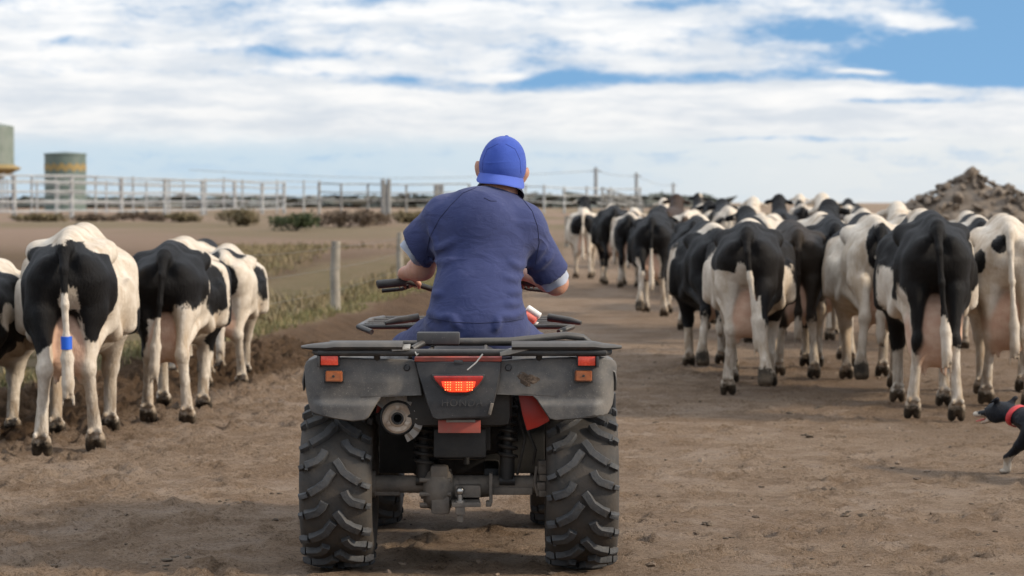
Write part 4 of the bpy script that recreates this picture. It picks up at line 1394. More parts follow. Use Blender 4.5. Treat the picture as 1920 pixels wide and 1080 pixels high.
# ---- wheels
def lug_mesh(pts, r0, side, width=.030):
    """bent tread bar: pts (x across, s along), on a drum"""
    vs, fs = [], []
    n = len(pts)
    top = lambda x: .324 - 1.1 * x * x
    for i, (x, s_) in enumerate(pts):
        if i == 0: tx, ts = pts[1][0] - x, pts[1][1] - s_
        elif i == n - 1: tx, ts = x - pts[-2][0], s_ - pts[-2][1]
        else: tx, ts = pts[i + 1][0] - pts[i - 1][0], pts[i + 1][1] - pts[i - 1][1]
        L_ = math.hypot(tx, ts); nx_, ns = -ts / L_, tx / L_
        for (off, rr) in ((-.62, r0 - .012), (-.5, top(x) - .004), (-.40, top(x)), (.40, top(x)), (.5, top(x) - .004), (.62, r0 - .012)):
            xx = x + nx_ * off * width; ss = s_ + ns * off * width
            if abs(xx) > .131: rr = min(rr, .298)
            th = ss / .31
            vs.append((side * xx, -rr * math.cos(th), rr * math.sin(th)))
    for i in range(n - 1):
        for k in range(5):
            fs.append((i * 6 + k, i * 6 + k + 1, (i + 1) * 6 + k + 1, (i + 1) * 6 + k))
    fs.append(tuple(range(6))); fs.append(tuple(range((n - 1) * 6, n * 6)))
    me = bpy.data.meshes.new('tread_lug')
    me.from_pydata(vs, [], fs); me.update()
    bm = bmesh.new(); bm.from_mesh(me); bmesh.ops.recalc_face_normals(bm, faces=bm.faces); bm.to_mesh(me); bm.free()
    me.shade_smooth(); me.set_sharp_from_angle(angle=R(35))
    me.materials.append(M['lug'])
    return me


LONG = [(.004, .052), (.018, .034), (.034, .008), (.064, -.014), (.092, -.030)]
SHORT = [(.036, .034), (.046, .012), (.064, -.006), (.092, -.016), (.110, -.022)]
END_ = [(.101, -.036), (.118, -.043), (.133, -.048)]
END2 = [(.117, -.025), (.126, -.028), (.135, -.030)]
NOB = [(.100, .012), (.110, .012)]
LUG = {}
for side in (-1, 1):
    LUG[side] = [lug_mesh(LONG, .298, side), lug_mesh(SHORT, .298, side), lug_mesh(END_, .292, side, .020), lug_mesh(END2, .292, side, .018), lug_mesh(NOB, .296, side, .008)]
tyre_prof = [(-.104, .150), (-.122, .170), (-.134, .205), (-.137, .240), (-.131, .268), (-.114, .286), (-.08, .2965), (-.04, .3005), (0, .3015)]
tyre_prof = tyre_prof + [(-t, r) for (t, r) in tyre_prof[-2::-1]]
tyre_prof += [(.09, .145), (-.09, .145)]
rim_prof = [(-.10, .150), (-.108, .163), (-.10, .163), (-.092, .146), (-.05, .135), (-.03, .128), (-.02, .05), (.02, .05), (.03, .128), (.05, .135), (.092, .146), (.10, .163), (.108, .163), (.10, .150)]
tyre_me = MB().lathe(tyre_prof, (0, 0, 0), 'x', 72, True).build('tyre', M['tyre']).data
bpy.data.objects.remove(bpy.data.objects['tyre'])
rim_o = MB().lathe(rim_prof, (0, 0, 0), 'x', 40, True).lathe([(-.02, .05), (.035, .05), (.05, .03), (.05, 0)], (0, 0, 0), 'x', 20)


def wheel(loc, sx, turn):
    rim = rim_o.build('wheel', M['rim'], atv, loc=loc)
    rim.scale = (sx, 1, 1)
    link('tyre', tyre_me, rim)
    for side in (-1, 1):
        me = LUG[side]
        for k in range(10):
            base = 2 * math.pi * k / 10 + turn + (0 if side < 0 else .13)
            for (j, off) in ((0, 0), (1, math.pi / 10), (2, 0), (3, math.pi / 10), (4, math.pi / 20)):
                if j == 4 and k % 2: continue
                o = link('tread_lug', me[j], rim)
                o.rotation_euler = (-(base + off), 0, 0)
    return rim


wheel((-.462, 0, .318), 1.0, .1)
wheel((.465, 0, .318), 1.0, .34)
wheel((-.40, 1.27, .312), .88, .2)
wheel((.40, 1.27, .312), .88, .5)

# ---- axle, differential, hitch
YA = 0.0
b = MB()
b.tube([(-.36, 0, .318), (.36, 0, .318)], .034, 16)
b.tube([(-.36, 0, .318), (-.325, 0, .318)], .052, 16).tube([(.325, 0, .318), (.36, 0, .318)], .052, 16)
b.box((-.28, -.005, .29), (.10, .03, .03), None, .006).box((.20, -.01, .295), (.16, .06, .03), None, .008)
b.build('axle_tube', M['axle'], atv)
c_ = Z1(665, 705, -.07)
dz_ = c_.z
b = MB()
b.lathe([(-.062, 0), (-.062, .05), (-.045, .075), (-.02, .086), (.018, .086), (.04, .072), (.055, .045), (.075, .040), (.075, 0)], (c_.x, -.02, dz_), 'x', 28)
b.box((c_.x + .005, -.07, dz_ - .055), (.075, .06, .075), None, .02)
b.box((c_.x, -.06, dz_ + .07), (.07, .06, .05), None, .015)
for k in range(8):
    a = k * math.pi / 4 + .2
    b.tube([(c_.x - .075, -.02 + .07 * math.cos(a), dz_ + .07 * math.sin(a)), (c_.x + .045, -.02 + .07 * math.cos(a), dz_ + .07 * math.sin(a))], .009, 8)
b.build('differential', M['axle'], atv)
b = MB().tube([(c_.x + .06, 0, dz_), (c_.x + .20, 0, dz_ + .005)], [.048, .038], 14)
b.box((c_.x + .11, -.05, dz_ - .005), (.10, .07, .05), None, .012).build('axle_housing', M['axle'], atv)
h_ = Z1(757, 745, -.14)
hitch = MB().box((h_.x + .02, -.08, h_.z - .02), (.11, .16, .018), (0, 0, .05), .004).box((h_.x, -.14, h_.z - .035), (.036, .036, .05), None, .006).build('tow_hitch', M['axle'], atv)
bm = bmesh.new(); bmesh.ops.create_uvsphere(bm, u_segments=18, v_segments=12, radius=.0175)
bmesh.ops.translate(bm, vec=(h_.x, -.14, h_.z + .030), verts=bm.verts)
MB().bm(bm).tube([(h_.x, -.14, h_.z - .01), (h_.x, -.14, h_.z + .02)], .011, 12).lathe([(-.012, .022), (-.002, .022), (-.002, .010)], (h_.x, -.14, h_.z - .002), 'z', 16).build('tow_ball', M['chrome'], hitch)
MB().tube([(h_.x, -.14, h_.z - .085), (h_.x, -.14, h_.z - .045)], .013, 6).build('hitch_nut', M['axle'], hitch)
p_ = Z1(893, 700, -.05)
MB().box((p_.x, -.05, p_.z + .005), (.013, .07, .115), None, .003).box((p_.x - .008, -.06, p_.z - .055), (.022, .05, .02), None, .004).build('bracket', M['axle'], atv)
# brake gear on the right hub
b = MB()
q_ = Z1(1118, 670, -.04)
for (dx_, dz2, s_) in ((0, .05, .03), (.004, .02, .026), (-.004, -.012, .03), (.002, -.04, .026), (0, .075, .022)):
    b.box((q_.x + dx_, -.05, q_.z + dz2), (.032, .06, s_), (0, .2 * dx_ * 100, .1), .005)
b.tube([(q_.x - .02, -.05, q_.z + .06), (q_.x - .028, -.06, q_.z), (q_.x - .015, -.05, q_.z - .05)], .006, 8)
b.build('brake_caliper', M['axle'], atv)
MB().tube([(.28, -.06, .40), (.29, -.10, .46), (.24, -.08, .58), (.22, .02, .70)], .006, 8).tube([(.22, -.05, .36), (.25, -.08, .50), (.20, -.04, .66)], .005, 8).build('brake_hose', M['frame'], atv)

# ---- dark inner frame, swing arm, engine
b = MB()
b.box((0, .32, .55), (.36, .42, .26), None, .03).box((0, .62, .46), (.34, .50, .34), None, .04).box((.0, .14, .50), (.20, .10, .20), None, .02)
b.tube([(-.17, -.05, .74), (-.17, .2, .66), (-.15, .7, .36), (-.15, 1.1, .36)], .018, 10).tube([(.17, -.05, .74), (.17, .2, .66), (.15, .7, .36), (.15, 1.1, .36)], .018, 10)
b.box((-.12, .45, .345), (.06, .8, .06), None, .015).box((.12, .45, .345), (.06, .8, .06), None, .015)
b.box((.0, .9, .30), (.40, .7, .02), None, .006)
b.build('engine_frame', M['frame'], atv)
b = MB().box((.01, -.02, .50), (.22, .05, .10), None, .012)
pA, pB = Z1(785, 545, -.05), Z1(785, 590, -.05)
b.tube([pA, pB], .012, 10).build('mudguard_tray', M['frame'], atv)

# ---- shock absorbers
for (zx, zt, zb_) in ((967, 290, 655), (597, 405, 655)):
    T_, B_ = Z1(zx, zt, -.10), Z1(zx - 2, zb_, -.06)
    T_.y = -.06; B_.y = -.03
    sh = MB().tube([T_, T_.lerp(B_, .78), B_], [.020, .020, .020], 12).tube([T_.lerp(B_, .72), B_], .029, 14).tube([B_ + Vector((-.03, 0, -.01)), B_ + Vector((.03, 0, -.01))], .02, 12).build('shock_absorber', M['frame'], atv)
    pts = []
    n_ = 7 if zt < 350 else 5
    for k in range(n_ * 14 + 1):
        a = 2 * math.pi * k / 14; f_ = k / (n_ * 14)
        c2 = T_.lerp(B_, .04 + f_ * .70)
        pts.append(c2 + Vector((.034 * math.cos(a), .034 * math.sin(a), 0)))
    MB().tube(pts, .0075, 8).build('coil_spring', M['frame'], sh)

# ---- exhaust
e0 = Z1(482, 386, -.24); ex, ez = e0.x, e0.z
b = MB().lathe([(.44, .045), (.40, .066), (.0, .066), (-.006, .062), (-.006, .058)], (ex, -.24, ez), 'y', 40)
mu = b.build('muffler', M['frame'], atv)
MB().lathe([(.012, .0595), (-.010, .0575), (-.014, .050), (-.010, .034), (-.012, .030), (-.020, .028), (-.022, .024), (-.012, .022), (.05, .020)], (ex, -.24, ez), 'y', 44).build('end_cap', M['muffler'], mu)
for k in range(3):
    a = R(90 + 120 * k)
    MB().box((ex + .040 * math.cos(a), -.253, ez + .040 * math.sin(a)), (.018, .008, .016), (0, -a, 0), .003).build('rivet', M['muffler'], mu)
MB().lathe([(-.018, .0215), (-.024, .0215), (-.024, .0160), (.04, .0150)], (ex, -.24, ez), 'y', 32).build('tail_pipe', M['frame'], mu)
MB().lathe([(.03, .0), (.03, .017)], (ex, -.24, ez), 'y', 20).build('pipe_mouth', M['hole'], mu)
vs, fs = [], []
NS = 26
for k in range(NS + 1):
    a = R(-68 + 215 * k / NS)
    jag = .006 * math.sin(k * 2.1)
    for (yy, rr) in ((-.045 + jag, .068), (-.035 + jag, .097), (.28, .098), (.28, .070)):
        vs.append((ex + rr * math.cos(a), -.22 + yy + .01, ez + rr * math.sin(a)))
for k in range(NS):
    for i in range(4):
        j = (i + 1) % 4
        fs.append((k * 4 + i, k * 4 + j, (k + 1) * 4 + j, (k + 1) * 4 + i))
fs += [(0, 1, 2, 3), (NS * 4, NS * 4 + 1, NS * 4 + 2, NS * 4 + 3)]
hs = mesh_obj('heat_shield', vs, fs, M['shield'], mu)
hs.data.set_sharp_from_angle(angle=R(40))


# ---- rear fenders: curved skin from rows, folded forward at the rim
def skin(name, rows, yf, mat, parent, cols=22, th=.012, fold=.05):
    """rows: (z, xmin, xmax) top to bottom; yf(x, z) gives the surface"""
    V, F_ = [], []
    n = cols + 1
    for (z, x0, x1) in rows:
        for k in range(n):
            x = x0 + (x1 - x0) * k / cols
            V.append((x, yf(x, z), z))
    m = len(rows)
    for i in range(m - 1):
        for k in range(cols):
            F_.append((i * n + k, i * n + k + 1, (i + 1) * n + k + 1, (i + 1) * n + k))
    # rim loop folded forward
    loop = [k for k in range(n)] + [i * n + cols for i in range(1, m)] + [(m - 1) * n + k for k in range(cols - 1, -1, -1)] + [i * n for i in range(m - 2, 0, -1)]
    cx_ = sum(V[i][0] for i in loop) / len(loop); cz_ = sum(V[i][2] for i in loop) / len(loop)
    b1, b2 = len(V), len(V) + len(loop)
    for i in loop:
        x, y, z = V[i]; dxx, dzz = x - cx_, z - cz_; L_ = math.hypot(dxx, dzz)
        V.append((x + dxx / L_ * .004, y + .006, z + dzz / L_ * .004))
    for i in loop:
        x, y, z = V[i]; dxx, dzz = x - cx_, z - cz_; L_ = math.hypot(dxx, dzz)
        V.append((x + dxx / L_ * .002, y + fold, z + dzz / L_ * .002))
    L = len(loop)
    for k in range(L):
        k2 = (k + 1) % L
        F_.append((loop[k], loop[k2], b1 + k2, b1 + k)); F_.append((b1 + k, b1 + k2, b2 + k2, b2 + k))
    o = MB().add(V, F_).build(name, mat, parent, True, 48)
    return o


YF = -.34
def poly_rows(poly, n=30):
    """poly: closed list of (x,z), single span per height -> rows"""
    zs = [p[1] for p in poly]; lo, hi = min(zs) + 1e-4, max(zs) - 1e-4
    out = []
    for i in range(n):
        z = hi + (lo - hi) * i / (n - 1)
        xs_ = []
        for a in range(len(poly)):
            (x0, z0), (x1, z1) = poly[a], poly[(a + 1) % len(poly)]
            if (z0 - z) * (z1 - z) <= 0 and abs(z0 - z1) > 1e-7:
                xs_.append(x0 + (x1 - x0) * (z - z0) / (z1 - z0))
        out.append((z, min(xs_), max(xs_)))
    return out


left_px = [(135, 121), (555, 134), (572, 205), (586, 288), (500, 282), (440, 272), (410, 288), (385, 322), (352, 378), (335, 392), (285, 397), (200, 384), (150, 374), (100, 358), (86, 310), (74, 240), (69, 165), (80, 140)]
right_px = [(938, 134), (1372, 118), (1440, 140), (1450, 165), (1440, 250), (1428, 330), (1405, 372), (1300, 384), (1180, 392), (1155, 386), (1130, 350), (1100, 305), (1065, 274), (1000, 276), (916, 284), (924, 210)]


def fender_surface(x, z):
    # upper half leans forward to the deck, a crease at .655, the lower half proud; the outer side rounds forward
    ax_ = abs(x)
    y = YF
    y += .10 * max(0, (z - .735)) ** 1.0 * 1.1
    cr = 1 / (1 + math.exp(-(.662 - z) * 260)) * (1 if ax_ > .20 else max(0, (ax_ - .12) / .08)) * (1 if ax_ < .50 else max(0, 1 - (ax_ - .50) / .05))
    y -= .016 * cr
    y += max(0, ax_ - .50) ** 2 * 9.0
    y += max(0, .26 - ax_) * .10
    y += max(0, .60 - z) * .15
    return y


for nm, pts in (('l', left_px), ('r', right_px)):
    poly = [(lambda q: (q.x, q.z))(Z1(zx, zy, YF)) for (zx, zy) in pts]
    fo = skin('rear_fender', poly_rows(poly, 46), fender_surface, M['plastic'], atv, 34, fold=.06)
    sgn = -1 if nm == 'l' else 1
    # deck over the wheel
    V, F_ = [], []
    prof = [(-.285, .800), (-.20, .822), (-.05, .835), (.12, .815), (.26, .745), (.36, .64), (.42, .52), (.46, .42)]
    cols = [.20, .26, .34, .42, .50, .555, .585, .592, .588]
    drop = [0, 0, 0, 0, -.004, -.012, -.03, -.065, -.10]
    for (y, z) in prof:
        for c1, d1 in zip(cols, drop):
            V.append((sgn * c1 + (.01 if sgn < 0 else .0), y, z + d1))
    nc = len(cols)
    for i in range(len(prof) - 1):
        for k in range(nc - 1):
            F_.append((i * nc + k, i * nc + k + 1, (i + 1) * nc + k + 1, (i + 1) * nc + k))
    d = MB().add(V, F_).build('fender_deck', M['plastic'], atv, True, 60)
    d.modifiers.new('thick', 'SOLIDIFY').thickness = .006
    # rear reflectors, indicators, bolts
    zx, zy = (180, 133) if nm == 'l' else (1316, 135)
    q = Z1(zx, zy, YF - .03)
    r_ = MB().box((q.x, YF - .02, q.z), (.064, .016, .034), None, .003).build('reflector', M['reflector'], atv)
    MB().box((q.x + (-.040 if nm == 'l' else .040), YF - .010, q.z - .003), (.010, .05, .040), None, .002).box((q.x, YF + .0, q.z), (.074, .018, .040), None, .002).build('reflector_holder', M['plastic_d'], r_)
    zx, zy = (199, 204) if nm == 'l' else (1302, 202)
    q = Z1(zx, zy, YF - .03)
    bm = bmesh.new(); bmesh.ops.create_cube(bm, size=1); bmesh.ops.scale(bm, vec=(.066, .036, .044), verts=bm.verts)
    for v_ in bm.verts:
        if v_.co.y < 0: v_.co.x *= .86; v_.co.z *= .78
    bmesh.ops.bevel(bm, geom=bm.edges[:], offset=.003, segments=2, affect='EDGES')
    bmesh.ops.translate(bm, vec=(q.x, YF - .016, q.z), verts=bm.verts)
    am = MB().bm(bm).build('indicator', M['amber'], atv)
    MB().box((q.x, YF - .002, q.z), (.074, .012, .050), None, .002).build('indicator_base', M['plastic_d'], am)
    MB().lathe([(-.037, .0), (-.037, .004), (-.034, .005)], (q.x, YF, q.z + .002), 'y', 12).build('screw', M['frame'], am)
    q = Z1(522 if nm == 'l' else 970, 165, YF)
    yy = fender_surface(q.x, q.z)
    MB().lathe([(-.009, 0), (-.009, .009), (-.006, .012), (.004, .013)], (q.x, yy, q.z), 'y', 16).build('push_rivet', M['plastic_d'], fo)
# crusted mud on the right fender
q = Z1(1050, 216, YF)
vs, fs = [], []
NR, NC = 7, 26
for i in range(NR):
    for k in range(NC):
        a = 2 * math.pi * k / NC; rr = i / (NR - 1) * (1 + .16 * math.sin(3 * a + 1) + .1 * math.sin(7 * a))
        x, z = q.x + .043 * rr * math.cos(a) + .006 * rr, q.z + .025 * rr * math.sin(a) - .004 * rr * math.cos(a)
        vs.append((x, fender_surface(x, z) - .0035 * (1 - (i / (NR - 1)) ** 3) + .001 + .0015 * random.uniform(-1, 1), z))
for i in range(NR - 1):
    for k in range(NC):
        k2 = (k + 1) % NC
        fs.append((i * NC + k, (i + 1) * NC + k, (i + 1) * NC + k2, i * NC + k2))
MB().add(vs, fs).build('mud_crust', M['rust'], atv)

# ---- centre tail panel
YC = YF - .005
cp = [(563, 141), (748, 141), (936, 141), (930, 190), (915, 270), (900, 330), (885, 378), (868, 388), (660, 390), (640, 386), (618, 330), (592, 240), (575, 190)]
poly = [(lambda q: (q.x, q.z))(Z1(zx, zy, YC)) for (zx, zy) in cp]
panel_y = lambda x, z: YC - .012 + .05 * max(0, z - .74) + .10 * max(0, .66 - z) + .25 * (x - .02) ** 2
pn = skin('tail_panel', poly_rows(poly, 34), panel_y, M['plastic_d'], atv, 26, fold=.05)
pp = [(lambda q: (q.x, q.z))(Z1(zx, zy, YC)) for (zx, zy) in [(632, 192), (868, 192), (862, 216), (840, 246), (806, 276), (790, 281), (712, 281), (694, 275), (664, 246), (640, 218)]]
tl = MB().prism(pp, YC - .024, YC + .01, .004).build('tail_light', M['plastic_d'], atv)
pp = [(lambda q: (q.x, q.z))(Z1(zx, zy, YC)) for (zx, zy) in [(640, 198), (861, 198), (854, 216), (834, 242), (803, 269), (788, 273), (714, 273), (698, 269), (670, 242), (647, 216)]]
MB().prism(pp, YC - .031, YC - .015, .005, 3).build('lens', M['lens'], tl)
pp = [(lambda q: (q.x, q.z))(Z1(zx, zy, YC)) for (zx, zy) in [(676, 222), (826, 222), (822, 244), (800, 264), (786, 268), (716, 268), (702, 264), (682, 244)]]
MB().prism(pp, YC - .0335, YC - .028, .001).build('light_window', M['led'], tl)
for zx in (704, 752, 800):
    for i in (-1, 0, 1):
        for j in range(4):
            q = Z1(zx + i * 11, 226 + j * 11, YC)
            bm = bmesh.new(); bmesh.ops.create_uvsphere(bm, u_segments=8, v_segments=6, radius=.0021)
            bmesh.ops.translate(bm, vec=(q.x, YC - .0345, q.z), verts=bm.verts)
            MB().bm(bm).build('led', M['led_hot'], tl)
# raised maker's name on the panel
cu = bpy.data.curves.new('maker_name', 'FONT'); cu.body = 'HONDA'; cu.size = .038; cu.align_x = 'CENTER'; cu.extrude = .0016; cu.space_character = 1.15
tmp = bpy.data.objects.new('tmp', cu); C.objects.link(tmp)
me = bpy.data.meshes.new_from_object(tmp.evaluated_get(bpy.context.evaluated_depsgraph_get()))
bpy.data.objects.remove(tmp)
M['emboss'] = material('worn_lettering', (.020, .020, .021), (.045, .043, .04), 60, .6, dust=.3)
me.materials.append(M['emboss'])
q = Z1(766, 333, YC)
mn = link('lettering', me, pn, (q.x, panel_y(q.x, q.z) - .0012, q.z)); mn.rotation_euler = (R(86), 0, 0)
# red strip above, latch
a_, b_ = Z1(556, 130, YF), Z1(942, 130, YF)
MB().box(((a_.x + b_.x) / 2, YF + .045, a_.z + .002), (b_.x - a_.x, .10, .016), None, .005).build('red_trim', M['redworn'], atv)
q = Z1(750, 138, YF)
MB().box((q.x, YF - .008, q.z), (.034, .024, .014), None, .005).build('latch', M['plastic_d'], atv)
# red number plate below
q = Z1(754, 424, -.30)
pl = MB().box((q.x, -.30, q.z), (.158, .012, .048), None, .003).build('rear_reflector_plate', M['redworn'], atv)
q = Z1(760, 402, -.31)
MB().box((q.x, -.309, q.z + .002), (.108, .008, .010), None, .002).build('plate_clip', M['board'], pl)
q = Z1(755, 490, -.20)
MB().box((q.x, -.16, q.z - .01), (.20, .02, .11), None, .01).build('rear_mudflap', M['frame'], atv)
MB().box((Z1(893, 345, YC).x, YC - .01, Z1(893, 345, YC).z), (.012, .02, .045), (0, .25, 0), .003).build('side_clip', M['axle'], pn)
# red inner guard on the right
poly = [(lambda q: (q.x, q.z))(Z1(zx, zy, -.2)) for (zx, zy) in [(1012, 268), (1075, 268), (1120, 320), (1152, 398), (1100, 425), (1052, 440), (1032, 370)]]
MB().prism(poly, -.22, -.205, .003).build('inner_guard', M['red'], atv)
poly = [(lambda q: (q.x, q.z))(Z1(zx, zy, -.2)) for (zx, zy) in [(400, 275), (470, 275), (420, 320), (392, 372), (380, 372)]]
MB().prism(poly, -.12, -.105, .003).build('inner_guard', M['red'], atv)
# right side black splash flap
q = Z1(1437, 330, .1)
MB().box((q.x - .005, .1, q.z - .01), (.014, .22, .13), None, .004).build('side_flap', M['plastic_d'], atv)
MB().box((0, .02, .66), (.40, .56, .20), None, .04).box((0.03, -.20, .70), (.20, .12, .12), None, .02).build('under_seat_box', M['frame'], atv)

MB().box((0, .36, .50), (.66, .02, .36), None, .005).box((0, .62, .52), (.5, .5, .3), None, .05).build('added_shade_panel', M['frame'], atv)  # dark boxes added to stand in for the shade between the tyres
# ---- rear rack
YR = -.36
rk = empty('rear_rack', (0, 0, 0), parent=atv)
a_, b_ = Z1(140, 97, YR), Z1(1392, 97, YR)
zr = a_.z
MB().tube([(a_.x - .02, YR + .05, zr), (a_.x, YR, zr), (b_.x, YR, zr), (b_.x + .02, YR + .05, zr)], .0135, 12).build('rear_tube', M['rack'], rk)
for sx, (xa, xb) in ((-1, (55, 505)), (1, (985, 1472))):
    # flat plastic wing with a pointed outer end
    x0, x1 = Z1(xa, 76, YR).x, Z1(xb, 76, YR).x
    tip, inn = (x0, x1) if sx < 0 else (x1, x0)
    z0 = Z1(300, 80, YR).z
    S_ = []
    for k in range(13):
        f_ = k / 12
        x = tip + (inn - tip) * f_
        hw = .012 + .030 * min(1, f_ * 3.2) ** .6
        th = .006 + .013 * min(1, f_ * 4) ** .7
        S_.append((x, hw, th))
    vs, fs = [], []
    for (x, hw, th) in S_:
        for k in range(12):
            a = 2 * math.pi * k / 12
            vs.append((x, YR + .03 + hw * 1.4 * math.cos(a), z0 + .004 + th * max(-.7, math.sin(a)) + (.004 if abs(x - tip) > .1 else 0)))
    for i in range(12):
        for k in range(12):
            k2 = (k + 1) % 12
            fs.append((i * 12 + k, i * 12 + k2, (i + 1) * 12 + k2, (i + 1) * 12 + k))
    fs.append(tuple(range(12))); fs.append(tuple(range(12 * 12, 13 * 12)))
    MB().add(vs, fs).build('rack_wing', M['rack'], rk)
    # side rails running forward
    MB().tube([(tip - sx * .05, YR + .03, z0 - .004), (tip - sx * .05, YR + .30, z0 - .010), (tip - sx * .08, YR + .46, z0 - .018), (tip - sx * .16, YR + .52, z0 - .020)], .010, 10).build('side_rail', M['rack'], rk)
for x in (-.42, -.26, -.10, .10, .26, .42):
    MB().tube([(x, YR, zr + .004), (x, YR + .36, zr + .012)], .008, 8).build('cross_bar', M['rack'], rk)
MB().tube([(-.50, YR + .36, zr + .014), (.50, YR + .36, zr + .014)], .011, 10).build('front_tube', M['rack'], rk)
for x in (-.30, .30):
    MB().tube([(x, YR + .02, zr), (x, YR + .06, zr - .06)], .012, 8).tube([(x, YR + .34, zr), (x, YR + .30, zr - .06)], .012, 8).build('rack_stay', M['rack'], rk)
# raised tubes and plates on the rack
pA, pB = A(955, 640, -.10), A(1100, 622, .02)
MB().tube([A(790, 642, -.15), A(860, 641, -.16), pA, A(1060, 629, .0), A(1092, 633, .02), A(1108, 646, .03)], .0145, 12).build('raised_rail', M['rack'], rk)
pts = [A(772, 655, -.30), A(790, 645, -.26), A(806, 641, -.2), A(860, 643, -.2)]
MB().tube(pts, .012, 10).build('raised_rail', M['rack'], rk)
pc = A(752, 652, -.33)
MB().box(pc, (.066, .10, .008), (.10, -.06, 0), .002).build('rack_plate', M['board'], rk)
poly = [(lambda q: (q.x, q.z))(A(px, py, -.35)) for (px, py) in [(937, 660), (938, 667), (958, 664), (992, 655), (994, 646), (975, 649)]]
MB().prism(poly, -.375, -.30, .0015).build('rack_plate', M['board'], rk)
pc = A(822, 634, -.22)
MB().box(pc, (.16, .07, .045), None, .006).build('rack_box', M['plastic_d'], rk)
pa = A(905, 664, -.39); pb = A(876, 694, -.40)
MB().tube([pa, pa.lerp(pb, .5) + Vector((.004, 0, -.002)), pb], .0028, 6).build('cable_tie', M['strap'], rk)
pa = A(778, 660, -.385)
MB().tube([pa, pa + Vector((.006, -.004, -.012)), pa + Vector((.012, -.004, -.006))], .0028, 6).build('cable_tie', M['strap'], rk)

# ---- seat, tank, front end
secs = [(-.20, .745, .13, .05), (-.10, .775, .15, .06), (.15, .785, .15, .06), (.45, .775, .13, .06), (.68, .80, .10, .06), (.74, .815, .07, .04)]
vs, fs = [], []
for (y, z, hw, hh) in secs:
    for k in range(16):
        a = 2 * math.pi * k / 16
        vs.append((hw * math.copysign(abs(math.cos(a)) ** .6, math.cos(a)), y, z + hh * math.copysign(abs(math.sin(a)) ** .6, math.sin(a))))
for i in range(len(secs) - 1):
    for k in range(16):
        k2 = (k + 1) % 16
        fs.append((i * 16 + k, i * 16 + k2, (i + 1) * 16 + k2, (i + 1) * 16 + k))
fs.append(tuple(range(16))); fs.append(tuple(range((len(secs) - 1) * 16, len(secs) * 16)))
MB().add(vs, fs).build('seat', M['seat'], atv)
MB().box((0, .86, .80), (.20, .30, .14), (-.1, 0, 0), .04).build('fuel_tank', M['red'], atv)
for sgn in (-1, 1):
    V, F_ = [], []
    prof = [(.84, .50), (.90, .62), (1.0, .70), (1.15, .745), (1.35, .745), (1.52, .70), (1.62, .63)]
    cols = [.14, .24, .34, .44, .52, .545, .55]; drop = [.03, .02, 0, 0, -.01, -.03, -.07]
    for (y, z) in prof:
        for c1, d1 in zip(cols, drop): V.append((sgn * c1, y, z + d1))
    nc = len(cols)
    for i in range(len(prof) - 1):
        for k in range(nc - 1): F_.append((i * nc + k, i * nc + k + 1, (i + 1) * nc + k + 1, (i + 1) * nc + k))
    d = MB().add(V, F_).build('front_fender', M['red'], atv, True, 60); d.modifiers.new('thick', 'SOLIDIFY').thickness = .006
    MB().box((sgn * .33, .66, .325), (.26, .42, .03), None, .01).build('footwell', M['plastic_d'], atv)
    bm = bmesh.new(); bmesh.ops.create_uvsphere(bm, u_segments=16, v_segments=10, radius=.07); bmesh.ops.scale(bm, vec=(1, .5, .8), verts=bm.verts)
    bmesh.ops.translate(bm, vec=(sgn * .24, 1.66, .66), verts=bm.verts)
    MB().bm(bm).build('headlight', M['white'], atv)
MB().box((0, 1.3, .66), (.30, .62, .18), None, .05).box((0, 1.62, .56), (.46, .08, .20), None, .03).build('front_body', M['red'], atv)
MB().box((0, .78, .37), (.40, .62, .06), None, .02).tube([(-.42, 1.27, .312), (.42, 1.27, .312)], .026, 12).tube([(-.33, 1.27, .33), (-.20, 1.25, .66)], .03, 10).tube([(.33, 1.27, .33), (.20, 1.25, .66)], .03, 10).build('front_suspension', M['frame'], atv)
fr = empty('front_rack', (0, 0, 0), parent=atv)
zf = A(1050, 612, 1.15).z
for y, hw in ((1.12, .46), (1.22, .44), (1.36, .43), (1.52, .42), (1.66, .38)):
    MB().tube([(-hw, y, zf + (y - 1.12) * .02), (hw, y, zf + (y - 1.12) * .02)], .011, 10).build('cross_bar', M['rack'], fr)
for sgn in (-1, 1):
    MB().tube([(sgn * .40, 1.06, zf - .02), (sgn * .46, 1.12, zf), (sgn * .43, 1.5, zf + .01), (sgn * .38, 1.66, zf + .012)], .012, 10).build('side_rail', M['rack'], fr)
    MB().tube([(sgn * .25, 1.3, zf), (sgn * .25, 1.3, zf - .14)], .012, 8).build('rack_stay', M['rack'], fr)
    w_ = A(722 if sgn < 0 else 1090, 606, 1.05)
    vs = []
    MB().tube([w_, w_ + Vector((-sgn * .05, .02, .010)), w_ + Vector((-sgn * .14, .05, .022))], [.009, .016, .018], 10).build('rack_wing', M['rack'], fr)
# handlebar
hl = A(718, 533, .98); hz = hl.z
hb = MB().tube([(-.36, .97, hz), (-.24, 1.0, hz + .01), (-.12, 1.05, hz - .03), (.12, 1.05, hz - .03), (.24, 1.0, hz + .01), (.36, .97, hz)], .012, 12).tube([(0, 1.05, hz - .03), (0, 1.18, .72)], .022, 12).build('handlebar', M['frame'], atv)
for sgn in (-1, 1):
    MB().tube([(sgn * .372, .966, hz - .001), (sgn * .368, .967, hz), (sgn * .25, .995, hz + .009)], [.015, .019, .018], 14).build('grip', M['rubber'], hb)
    MB().tube([(sgn * .355, 1.03, hz - .030), (sgn * .27, 1.035, hz - .022), (sgn * .21, 1.02, hz)], [.009, .008, .009], 8).build('brake_lever', M['frame'], hb)
MB().box((.205, .985, hz + .02), (.05, .05, .035), None, .008).build('throttle_box', M['yellow'], hb)
MB().box((0, 1.06, hz + .02), (.15, .10, .06), (-.3, 0, 0), .02).build('instrument_pod', M['plastic_d'], hb)

